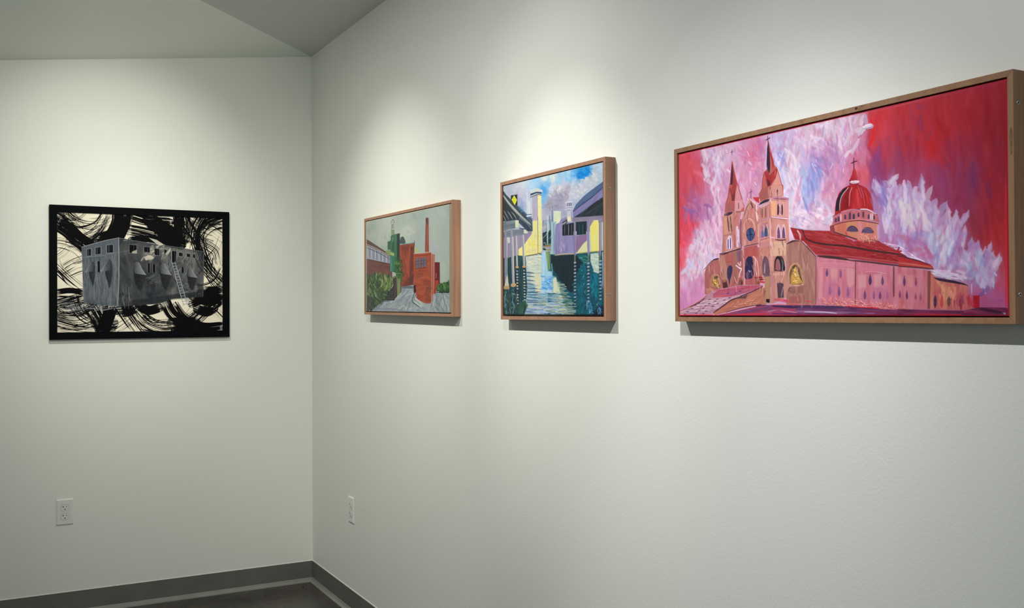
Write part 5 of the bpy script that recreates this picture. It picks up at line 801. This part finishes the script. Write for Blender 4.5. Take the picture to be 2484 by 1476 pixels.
    p.line([(1065, 335), (1062, 440)], 11, (96, 50, 84)); p.line([(1040, 398), (1085, 375)], 12, (84, 44, 76))
    p.line([(1015, 1340), (1010, 1476)], 20, (124, 104, 132), .9); p.line([(1180, 1310), (1184, 1400)], 26, (116, 84, 106), .9, taper=.8)
    p.fill([(1555, 1300), (1545, 1150), (1590, 1090), (1620, 860), (1640, 760), (1700, 700), (1690, 600), (1710, 210), (1725, 210), (1830, 640), (1870, 680), (1960, 980), (1985, 1010), (1990, 1200), (1760, 1240)], (176, 96, 88), 9, 88)
    p.fill([(1685, 640), (1695, 330), (1712, 200), (1735, 330), (1750, 600), (1740, 790), (1700, 740)], (54, 38, 58), 6, 88); p.line([(1745, 400), (1790, 560), (1800, 700)], 44, (166, 62, 66), .95, taper=.7); p.line([(1690, 640), (1725, 780)], 18, (100, 84, 104), .7)
    p.fill([(1650, 760), (1700, 740), (1740, 820), (1860, 690), (1880, 720), (1850, 860), (1780, 960), (1720, 1020), (1680, 960)], (160, 54, 56), 12, 70); p.fill([(1690, 880), (1740, 920), (1770, 1000), (1700, 1025)], (104, 44, 52), 8, 80)
    p.fill([(1880, 730), (1960, 990), (1880, 1000), (1780, 1000), (1850, 870)], (206, 140, 126), 7, 85); p.line([(1875, 700), (1920, 850), (1960, 1000)], 9, (110, 48, 60)); p.line([(1890, 700), (1940, 850), (1975, 985)], 9, (226, 190, 204), .9, th=1.2); p.line([(1850, 720), (1830, 830)], 9, (214, 160, 146), .9)
    p.fill([(1760, 1000), (1960, 1000), (1985, 1200), (1780, 1210)], (196, 138, 126), 7, 90); p.fill([(1600, 1050), (1720, 1030), (1760, 1060), (1760, 1200), (1560, 1290), (1550, 1160)], (160, 88, 82), 7, 90); p.line([(1880, 1090), (1886, 1170)], 34, (76, 58, 92)); p.line([(1655, 1140), (1658, 1240)], 22, (116, 88, 112)); p.line([(1750, 1080), (1755, 1200)], 16, (226, 186, 186), .8, dry=.3, th=1.2)
    p.line([(1640, 760), (1615, 880), (1600, 1050)], 8, (104, 52, 56)); p.line([(1705, 100), (1712, 230)], 14, (66, 34, 60)); p.line([(1672, 182), (1745, 140)], 17, (66, 34, 60)); p.line([(1680, 230), (1672, 560), (1670, 700)], 10, (226, 208, 218), .8, th=1.2)
    B()
    # left tower body
    p.fill([(230, 520), (400, 480), (580, 500), (560, 640), (520, 720), (530, 1300), (420, 1320), (190, 1390), (180, 640)], (192, 134, 120), 9, 90, col2=(182, 116, 110)); p.fill([(240, 370), (440, 280), (450, 500), (240, 540)], (166, 92, 88), 7, 90, .9)
    p.fill([(440, 290), (610, 270), (620, 420), (560, 500), (440, 500)], (206, 146, 150), 7, 90, .9); p.fill([(220, 570), (290, 530), (400, 515), (380, 560), (300, 600), (230, 605)], (66, 48, 64), 6, 0); p.line([(470, 520), (570, 520)], 26, (130, 90, 106), .9); p.line([(330, 390), (330, 500)], 34, (116, 100, 130), .8); p.line([(520, 330), (524, 450)], 30, (104, 84, 112), .9)
    for x0_, x1_ in [(285, 315), (350, 370)]: p.line([(x0_, 620), (x0_ + 15, 760), (x1_ + 4, 930)], 30, (72, 62, 58), .95)
    p.fill([(200, 660), (270, 640), (290, 980), (210, 1000)], (196, 144, 116), 6, 90, .8, 5); p.line([(190, 1030), (400, 985)], 34, (166, 108, 112), .9); p.line([(200, 1060), (180, 1380)], 40, (150, 122, 108), .9)
    p.fill([(275, 1310), (270, 1150), (300, 1050), (350, 1020), (380, 1100), (385, 1300)], (214, 190, 208), 8, 90, smooth=True); p.line([(300, 1110), (300, 1300)], 34, (84, 84, 132)); p.line([(350, 1080), (352, 1300)], 34, (80, 80, 130))
    p.line([(490, 860), (500, 1020), (500, 1260)], 84, (206, 190, 200), .9, th=1.3, var=22); p.line([(440, 1020), (440, 1260)], 44, (180, 90, 96), .9); p.line([(570, 700), (565, 960), (580, 1300)], 60, (140, 88, 96), .9); p.line([(540, 640), (530, 900)], 20, (170, 60, 76), .8)
    p.line([(130, 1410), (260, 1390), (400, 1350), (560, 1300)], 22, (70, 54, 58), .95)
    # gable
    p.fill([(590, 1250), (585, 700), (620, 560), (740, 260), (770, 235), (900, 380), (940, 500), (950, 1220), (640, 1270)], (190, 130, 118), 9, 90, col2=(178, 112, 106))
    p.line([(600, 660), (660, 480), (745, 290)], 30, (196, 150, 140), .9); p.line([(640, 600), (690, 440), (745, 350)], 18, (80, 58, 54), .9); p.line([(760, 250), (830, 320), (905, 390)], 34, (206, 168, 160), .9, th=1.1); p.line([(760, 300), (800, 380), (840, 440)], 30, (76, 58, 56), .9, taper=.8); p.line([(740, 380), (700, 500), (650, 680)], 40, (190, 138, 130), .7); p.line([(760, 420), (800, 540), (850, 640)], 40, (180, 110, 106), .7)
    p.line([(620, 960), (640, 800), (700, 700), (770, 680), (850, 760), (880, 900)], 20, (214, 168, 158), .85, th=1.2); p.line([(770, 680), (840, 800), (870, 940)], 15, (214, 170, 160), .85, th=1.2); p.fill([(700, 850), (740, 740), (800, 730), (840, 820)], (178, 116, 96), 6, 90, .8, 5)
    p.fill([(680, 1000), (700, 920), (770, 870), (840, 910), (862, 1010), (830, 1110), (770, 1150), (710, 1110)], (58, 74, 118), 14, 60, smooth=True); p.line([(770, 880), (768, 1140)], 14, (26, 28, 56)); p.line([(690, 1020), (850, 1000)], 14, (26, 28, 56)); p.line([(690, 960), (720, 900), (790, 870), (860, 950), (855, 1080)], 10, (34, 34, 62), .8); p.line([(800, 930), (830, 1000)], 34, (64, 108, 150), .6); p.line([(780, 835), (850, 880)], 12, (176, 60, 70), .8)
    p.line([(900, 400), (905, 560), (925, 720)], 44, (224, 198, 192), .9, th=1.5, dry=.25); p.line([(935, 800), (945, 1060)], 24, (214, 176, 170), .8, th=1.2); p.line([(640, 1260), (780, 1235), (940, 1200)], 18, (76, 52, 56), .95); p.fill([(640, 1280), (920, 1230), (940, 1476), (640, 1476)], (172, 88, 84), 10, 90); p.line([(600, 1000), (625, 1250), (600, 1476)], 34, (196, 140, 136), .85)
    p.line([(785, 35), (783, 240)], 24, (120, 88, 118)); p.line([(750, 120), (785, 90), (815, 85)], 22, (120, 88, 118)); p.line([(755, 180), (770, 150)], 18, (210, 190, 206), .8)
    p.fill([(820, 215), (950, 212), (985, 300), (960, 340), (880, 300)], (186, 56, 60), 8, 0); p.line([(962, 250), (968, 310)], 20, (226, 200, 204), .9)
    # right tower body
    p.fill([(940, 420), (1200, 300), (1215, 260), (1580, 260), (1590, 620), (1600, 1180), (1530, 1200), (960, 1160), (940, 760)], (200, 142, 126), 9, 90, col2=(190, 126, 118))
    p.fill([(945, 420), (1195, 320), (1190, 640), (940, 740)], (182, 122, 112), 8, 90, .95); p.fill([(1215, 290), (1320, 300), (1310, 620), (1215, 620)], (224, 166, 124), 7, 90, .95, 2); p.fill([(1320, 300), (1580, 330), (1560, 640), (1320, 620)], (206, 150, 146), 7, 90, .9, 2)
    p.fill([(940, 390), (990, 320), (1080, 270), (1200, 255), (1150, 310), (1040, 350)], (62, 46, 58), 5, 0); p.line([(945, 435), (1060, 400), (1160, 350)], 34, (190, 162, 176), .9); p.fill([(1160, 230), (1300, 200), (1480, 215), (1590, 250), (1580, 300), (1400, 280), (1200, 265)], (186, 130, 146), 9, 3); p.line([(1260, 245), (1400, 255), (1540, 270)], 34, (150, 92, 104), .9, taper=.8)
    p.line([(1360, 370), (1357, 590)], 44, (52, 36, 46)); p.line([(1442, 385), (1445, 590)], 36, (56, 38, 48)); p.line([(1400, 370), (1402, 600)], 34, (206, 150, 160), .9)
    for x in (1020, 1095): p.line([(x, 470 - (x - 1020) * .3), (x, 640)], 36, (112, 78, 70), .85)
    p.line([(1150, 400), (1155, 620)], 26, (196, 140, 130), .8); p.line([(930, 760), (1060, 700), (1200, 650)], 28, (160, 122, 142), .9); p.line([(1230, 640), (1400, 660), (1560, 690)], 44, (214, 180, 188), .95, th=1.2); p.line([(1230, 625), (1400, 650), (1560, 665)], 10, (120, 84, 112), .8); p.line([(1380, 690), (1530, 705)], 9, (110, 80, 110), .8)
    p.fill([(965, 1080), (970, 860), (1030, 780), (1150, 740), (1160, 1050)], (168, 112, 118), 8, 90, .9, 3); p.fill([(1005, 1080), (1010, 960), (1040, 920), (1060, 1060)], (96, 104, 152), 10, 90, smooth=True); p.fill([(1070, 1050), (1075, 900), (1100, 850), (1130, 920), (1130, 1050)], (56, 82, 118), 12, 90, smooth=True); p.line([(1120, 800), (1145, 900), (1150, 1030)], 17, (226, 210, 220), .9, th=1.4, dry=.3); p.line([(1030, 800), (1060, 860), (1060, 960)], 20, (206, 176, 186), .8, th=1.2, dry=.3)
    p.line([(980, 1130), (1160, 1080)], 26, (140, 92, 100), .8); p.line([(1190, 680), (1195, 900), (1210, 1476)], 44, (212, 170, 166), .85, th=1.2)
    for x in (1370, 1475): p.fill([(x - 50, 1090), (x - 45, 900), (x, 790), (x + 40, 900), (x + 48, 1090)], (214, 176, 192), 8, 90, .9, smooth=True); p.fill([(x - 32, 1090), (x - 28, 940), (x - 2, 850), (x + 22, 940), (x + 30, 1090)], (104, 76, 112), 9, 90, smooth=True)
    p.line([(1300, 1125), (1420, 1138), (1520, 1130)], 20, (66, 42, 52)); p.line([(1200, 1080), (1290, 1100)], 26, (212, 176, 190), .8, th=1.4, dry=.4); p.fill([(1220, 1160), (1530, 1160), (1530, 1476), (1230, 1476)], (206, 166, 136), 7, 0, .9); p.line([(1590, 300), (1585, 700), (1600, 1150)], 24, (220, 180, 190), .85, th=1.2)
    p.fill([(960, 1180), (1180, 1150), (1200, 1476), (960, 1476)], (186, 124, 108), 8, 90, .8, 4)
    p.line([(1540, 1220), (1640, 1180), (1736, 1160)], 20, (72, 52, 54))
    V(); FP = [(185, 1150), (190, 1050), (290, 950), (290, 740), (340, 690), (480, 690), (530, 600), (610, 690), (620, 900), (600, 1180), (280, 1130)]
    p.dabs(FP, [(104, 66, 66), (222, 186, 178), (146, 92, 92), (206, 150, 138), (116, 84, 104)], 150, 34, 5, 88, 12, .5, 10, 1.3, dry=.3)
    p.dabs([(650, 900), (740, 960), (750, 1210), (620, 1200)], [(140, 100, 92), (186, 140, 126)], 30, 60, 12, 88, 8, .4, 8, .6)
    fa = p.mask([(180, 1160), (180, 1040), (270, 940), (280, 740), (330, 560), (400, 680), (480, 640), (520, 480), (620, 680), (625, 890), (740, 960), (755, 1215), (250, 1270)], 4)[..., None]
    g_ = p.img.mean(-1, keepdims=True); p.img = p.img * (1 - fa) + fa * np.clip((g_ + (p.img - g_) * .86 - .5) * 1.08 + .505, 0, 1)
    # red paint film along the canvas edges
    e = p.img; e[:3] = (.62, .14, .2); e[-3:] = (.5, .08, .14); e[:, :3] = (.62, .16, .22); e[:, -4:] = (.66, .12, .18)
    return p


# picture tuning
T1 = math.radians(.35)
T2 = math.radians(-.1)
T3 = math.radians(-.25)
G0 = (1,1,1)
G1 = (.98,1.0,1.0)
G2 = (.94,.94,.95)
G3 = (1.13,1.04,1.10)
S0 = 1.
S1 = .95
S2 = 1.05
S3 = 1.04
OY = -.585
OZ = .458
# ---------------------------------------------------------------- pictures
def lin(c):
    c = np.clip(c, 0, 1); return np.where(c <= .04045, c / 12.92, ((c + .055) / 1.055) ** 2.4)
def paint_material(name, rough, spec, bump=.0):
    m, nt, b = material(name, rough, spec); at = nt.nodes.new('ShaderNodeVertexColor'); at.layer_name = 'paint'; nt.links.new(at.outputs[0], b.inputs['Base Color'])
    n = nod(nt, 'ShaderNodeTexNoise', Scale=500., Detail=2.); nt.links.new(coords(nt), n.inputs['Vector'])
    bp = nod(nt, 'ShaderNodeBump', Strength=.08, Distance=.0006); nt.links.new(n.outputs[0], bp.inputs['Height']); nt.links.new(bp.outputs[0], b.inputs['Normal']); return m
M_OIL = paint_material('oil_paint', .30, .24); M_INK = paint_material('ink_on_paper', .7, .06)
def canvas(name, p, w, h, relief, gain, mat, parent, depth=.016, sat=1.0):
    """The painted surface: a fine grid w x h metres, in the local xz plane facing -y, with edges turned back."""
    H, W = p.H, p.W; hh = p.h.copy()
    for _ in range(1):
        k = hh.copy(); k[1:-1, 1:-1] = (hh[1:-1, 1:-1] * 4 + hh[:-2, 1:-1] + hh[2:, 1:-1] + hh[1:-1, :-2] + hh[1:-1, 2:]) / 8; hh = k
    X, Z = np.meshgrid(np.linspace(0, w, W), np.linspace(h, 0, H)); Y = -hh * relief
    co = np.stack([X, Y, Z], -1).reshape(-1, 3).astype(np.float32)
    c = lin(p.img); g = c @ np.array((.2126, .7152, .0722)); c = g[..., None] + (c - g[..., None]) * sat; c = np.clip(c * np.array(gain), .002, .95).reshape(-1, 3)
    idx = np.arange(H * W).reshape(H, W); q = np.stack([idx[:-1, :-1], idx[1:, :-1], idx[1:, 1:], idx[:-1, 1:]], -1).reshape(-1, 4)
    rim = np.concatenate([idx[0, :], idx[1:, -1], idx[-1, -2::-1], idx[-2:0:-1, 0]]); bc = co[rim].copy(); bc[:, 1] = depth; n0 = H * W; nr = len(rim)
    bi = np.arange(n0, n0 + nr); side = np.stack([rim, np.roll(rim, -1), np.roll(bi, -1), bi], -1)
    co = np.concatenate([co, bc]); c = np.concatenate([c, c[rim]]); q = np.concatenate([q, side]).astype(np.int32)
    me = bpy.data.meshes.new(name); me.vertices.add(len(co)); me.vertices.foreach_set('co', co.ravel()); me.loops.add(q.size); me.loops.foreach_set('vertex_index', q.ravel())
    me.polygons.add(len(q)); me.polygons.foreach_set('loop_start', np.arange(0, q.size, 4, dtype=np.int32)); me.polygons.foreach_set('loop_total', np.full(len(q), 4, np.int32))
    me.update(calc_edges=True); sm = np.ones(len(q), bool); sm[-nr:] = False; me.polygons.foreach_set('use_smooth', sm)
    at = me.color_attributes.new('paint', 'FLOAT_COLOR', 'POINT'); at.data.foreach_set('color', np.concatenate([c, np.ones((len(c), 1))], 1).astype(np.float32).ravel())
    me.materials.append(mat); o = bpy.data.objects.new(name, me); COL.objects.link(o); o.parent = parent; return o
def bevel(bm, w): bmesh.ops.bevel(bm, geom=list(bm.edges), offset=w, segments=2, affect='EDGES', profile=.6)

# local frame of a picture: x to the viewer's right, z up, wall at y = 0, front at y = -d; origin bottom left
def floater(name, label, y0, y1, z0, z1, d, tilt, painter, wr, ws, gain, relief, screws, face=.0105, gap=.0022, sat=1.):
    w = y0 - y1; h = z1 - z0
    root = empty(name, (-.0004, y0, z0)); root.matrix_world = Matrix.Translation((-.0004, y0, z0)) @ Matrix.Translation((0, -w / 2, h / 2)) @ Matrix.Rotation(tilt, 4, 'X') @ Matrix.Translation((0, w / 2, -h / 2)) @ Matrix.Rotation(-math.pi / 2, 4, 'Z')
    tag(root, label, 'painting'); f = face
    def rail(nm, pts, mt):                          # a mitred bar: outer and inner ends differ
        (xo0, xi0, xo1, xi1), zo, zi, vert = pts
        bm = bmesh.new(); P = []
        for y in (-.0, -d):
            if vert: P += [(zo, y, xo0), (zi, y, xi0), (zi, y, xi1), (zo, y, xo1)]
            else: P += [(xo0, y, zo), (xi0, y, zi), (xi1, y, zi), (xo1, y, zo)]
        v = [bm.verts.new(p) for p in P]
        bm.faces.new(v[:4]); bm.faces.new(v[4:][::-1])
        for i in range(4): bm.faces.new((v[i], v[4 + i], v[4 + (i + 1) % 4], v[(i + 1) % 4]))
        bmesh.ops.recalc_face_normals(bm, faces=bm.faces); bevel(bm, .0006); return link(nm, bm, mt, root)
    g = .00012
    rail('frame_bar', ((g, f + g, w - g, w - f - g), h, h - f, False), wr); rail('frame_bar', ((g, f + g, w - g, w - f - g), 0, f, False), wr)
    rail('frame_bar', ((0, f, h, h - f), 0, f, True), ws); rb = rail('frame_bar', ((0, f, h, h - f), w, w - f, True), ws)
    bm = bmesh.new(); box(bm, (f + .0002, -.006, f + .0002), (w - f - .0002, -.001, h - f - .0002)); link('backing_board', bm, M_DARK, root)
    cv = canvas('canvas', painter, w - 2 * f - 2 * gap, h - 2 * f - 2 * gap, relief, gain, M_OIL, root, d - .0034 - .0062, sat); cv.location = (f + gap, -d + .0034, f + gap)
    for sx, sz in screws:                            # screws in the near side of the frame
        bm = bmesh.new(); bmesh.ops.create_cone(bm, cap_ends=True, segments=20, radius1=.0036, radius2=.0030, depth=.0012, matrix=Matrix.Translation((w + .0006, -sx, sz)) @ Matrix.Rotation(math.pi / 2, 4, 'Y'))
        s = link('screw', bm, M_SCREW, root); bm = bmesh.new(); bmesh.ops.create_cone(bm, cap_ends=True, segments=6, radius1=.0016, radius2=.0016, depth=.0004, matrix=Matrix.Translation((w + .00135, -sx, sz)) @ Matrix.Rotation(math.pi / 2, 4, 'Y')); link('screw_socket', bm, M_HOLE, s)
    return root

d = .0315
floater('framed_painting', 'small wood-framed oil painting of a brick factory with a tall chimney, nearest the corner', -.8423, -1.7200, 1.3279, 1.7311, d, T1, paint_brickworks(), M_WY, M_WZ, G1, .00030, [(.0245, .326), (.0245, .052)], sat=S1)
floater('framed_painting', 'nearly square wood-framed oil painting of a canal between buildings, blue sky and yellow sign', -2.0725, -2.6572, 1.3194, 1.7469, d, T2, paint_waterway(), M_WY, M_WZ, G2, .0006, [(.0190, .345), (.0190, .068)], sat=S2)
big = floater('framed_painting', 'large wide wood-framed oil painting of a domed church with two spires on red', -2.9440, -3.8018, 1.3231, 1.7258, d, T3, paint_church(), M_WY3, M_WZ3, G3, .0008, [(.0205, .350), (.0205, .047)], sat=S3)

M_KNOT = plain('wood_knot', (.045, .022, .014), .6, .2); M_STAIN = plain('stained_wood', (.19, .105, .060), .5, .3, bs=120., var=.25)
for x, z, a, b_, mt, nm in ((.5433, .3982, .0032, .0026, M_KNOT, 'wood_knot'), (.5566, .4000, .0012, .0009, M_KNOT, 'wood_knot'), (.8535, .2890, .0028, .0240, M_STAIN, 'wood_stain')):
    bm = bmesh.new(); pr = [(x + a * math.cos(t) * (1 + .22 * math.sin(3 * t) + .1 * math.sin(7 * t)), z + b_ * math.sin(t) * (1 + .1 * math.cos(2 * t))) for t in [2 * math.pi * k / 28 for k in range(28)]]
    lo = [bm.verts.new((u, -d + .0006, v)) for u, v in pr]; hi = [bm.verts.new((u, -d - .00004, v)) for u, v in pr]; bm.faces.new(hi)
    for k in range(28): bm.faces.new((lo[k], lo[(k + 1) % 28], hi[(k + 1) % 28], hi[k]))
    bmesh.ops.recalc_face_normals(bm, faces=bm.faces); link(nm, bm, mt, big)

# the ink drawing on the left wall
x0, x1, z0, z1, dd = -1.188, -.4087, 1.2226, 1.8188, .018; w, h, f = x1 - x0, z1 - z0, .0315
root = empty('framed_ink_drawing', (x0, -.0004, z0)); tag(root, 'black-framed ink picture of a block building with a ladder, black brush arcs around', 'picture')
def bar(pts, vert):
    (xo0, xi0, xo1, xi1), zo, zi = pts; bm = bmesh.new(); P = []
    for y in (0, -dd):
        P += [(zo, y, xo0), (zi, y, xi0), (zi, y, xi1), (zo, y, xo1)] if vert else [(xo0, y, zo), (xi0, y, zi), (xi1, y, zi), (xo1, y, zo)]
    v = [bm.verts.new(p) for p in P]; bm.faces.new(v[:4]); bm.faces.new(v[4:][::-1])
    for i in range(4): bm.faces.new((v[i], v[4 + i], v[4 + (i + 1) % 4], v[(i + 1) % 4]))
    bmesh.ops.recalc_face_normals(bm, faces=bm.faces); bevel(bm, .0004); link('frame_bar', bm, M_BLACK, root)
bar(((.0001, f, w - .0001, w - f), h, h - f), False); bar(((.0001, f, w - .0001, w - f), 0, f), False); bar(((0, f, h, h - f), 0, f), True); bar(((0, f, h, h - f), w, w - f), True)
cv = canvas('drawing_sheet', paint_ink(), w - 2 * f - .0008, h - 2 * f - .0008, 0., G0, M_INK, root, .006, S0); cv.location = (f + .0004, -.0125, f + .0004)

# ---------------------------------------------------------------- outlets
def outlet(label, loc, rz):
    """Duplex receptacle: plate 70 x 114 mm, two faces with slots, one centre screw. Local: x right, z up, wall at y = 0."""
    root = empty('wall_outlet', loc, (0, 0, rz)); tag(root, label, 'outlet', 'duplex wall outlets')
    w, h, t = .0699, .1143, .0055
    bm = bmesh.new(); P0 = [(-w / 2, 0, -h / 2), (w / 2, 0, -h / 2), (w / 2, 0, h / 2), (-w / 2, 0, h / 2)]; e = .004
    a = [bm.verts.new(p) for p in P0]; b_ = [bm.verts.new((x * .995, -t * .45, z * .997)) for x, y, z in P0]; c = [bm.verts.new((x - math.copysign(e, x), -t, z - math.copysign(e, z))) for x, y, z in P0]
    for s, q in ((a, b_), (b_, c)):
        for i in range(4): bm.faces.new((s[i], s[(i + 1) % 4], q[(i + 1) % 4], q[i]))
    bm.faces.new(c); bm.faces.new(a[::-1]); bmesh.ops.recalc_face_normals(bm, faces=bm.faces); bmesh.ops.bevel(bm, geom=[e_ for e_ in bm.edges], offset=.0006, segments=2, affect='EDGES'); plate = link('cover_plate', bm, M_PLATE, root)
    for zc in (.0195, -.0195):
        for nm, r, hz, y0, y1, mt in (('receptacle_gap', .0178, .0149, -t - .0001, -t + .001, M_SLOT), ('receptacle_face', .0172, .0143, -t - .0014, -t + .001, M_PLATE)):
            bm = bmesh.new(); pr = []
            for k in range(40):
                an = 2 * math.pi * k / 40; x = r * math.cos(an); z = max(-hz, min(hz, r * math.sin(an))); pr.append((x, z))
            lo = [bm.verts.new((x, y1, z + zc)) for x, z in pr]; hi = [bm.verts.new((x, y0, z + zc)) for x, z in pr]
            for i in range(40): bm.faces.new((lo[i], lo[(i + 1) % 40], hi[(i + 1) % 40], hi[i]))
            bm.faces.new(hi); bmesh.ops.remove_doubles(bm, verts=bm.verts, dist=1e-6); bmesh.ops.recalc_face_normals(bm, faces=bm.faces); fo = link(nm, bm, mt, root)
        y = -t - .00155
        for nm, bx in (('slot', ((-.0072, y, zc + .0005), (-.0052, y + .0004, zc + .0085))), ('slot', ((-.0115, y, zc + .0036), (-.0072, y + .0004, zc + .0054))), ('slot', ((.0056, y, zc + .0012), (.0074, y + .0004, zc + .0080)))):
            bm = bmesh.new(); box(bm, *bx); link(nm, bm, M_SLOT, fo)
        bm = bmesh.new(); bmesh.ops.create_cone(bm, cap_ends=True, segments=18, radius1=.0025, radius2=.0025, depth=.0004, matrix=Matrix.Translation((0, y + .0002, zc - .0072)) @ Matrix.Rotation(math.pi / 2, 4, 'X')); link('ground_hole', bm, M_SLOT, fo)
    bm = bmesh.new(); bmesh.ops.create_cone(bm, cap_ends=True, segments=18, radius1=.003, radius2=.0026, depth=.0012, matrix=Matrix.Translation((0, -t - .0004, 0)) @ Matrix.Rotation(math.pi / 2, 4, 'X')); link('screw', bm, M_PLATE, root)
    return root
outlet('white duplex outlet low on the left wall, below the black-framed picture', (-1.1263, -.0002, .4577), 0)
outlet('white duplex outlet seen edge-on low on the right wall, just past the corner', (-.0002, OY, OZ), -math.pi / 2)

# ---------------------------------------------------------------- grit on the floor by the corner
rg = random.Random(4); M_GRIT = plain('pale_grit', (.6, .58, .54), .8, .2); M_GRITD = plain('dark_grit', (.008, .007, .006), .8, .2)
for i, (x, y, r, mt, nm) in enumerate(((-.145, -.052, .0020, M_GRIT, 'paint_chip'), (-.075, -.088, .0034, M_GRITD, 'dirt_crumb'), (-.052, -.067, .0026, M_GRITD, 'dirt_crumb'), (-.275, -.150, .0026, M_GRITD, 'dirt_crumb'))):
    bm = bmesh.new(); bmesh.ops.create_icosphere(bm, subdivisions=2, radius=r)
    for v in bm.verts: v.co *= .7 + .5 * rg.random(); v.co.z *= .45
    o = link(nm, bm, mt, loc=(x, y, r * .3))
    tag(o, ['tiny pale paint chip on the dark floor along the left baseboard', 'larger dark crumb of dirt on the floor in the corner, nearer the camera', 'smaller dark crumb of dirt on the floor, closest to the corner', 'dark crumb of dirt on the floor farther left, away from the corner'][i], 'debris', 'crumbs on the floor' if mt is M_GRITD else None)
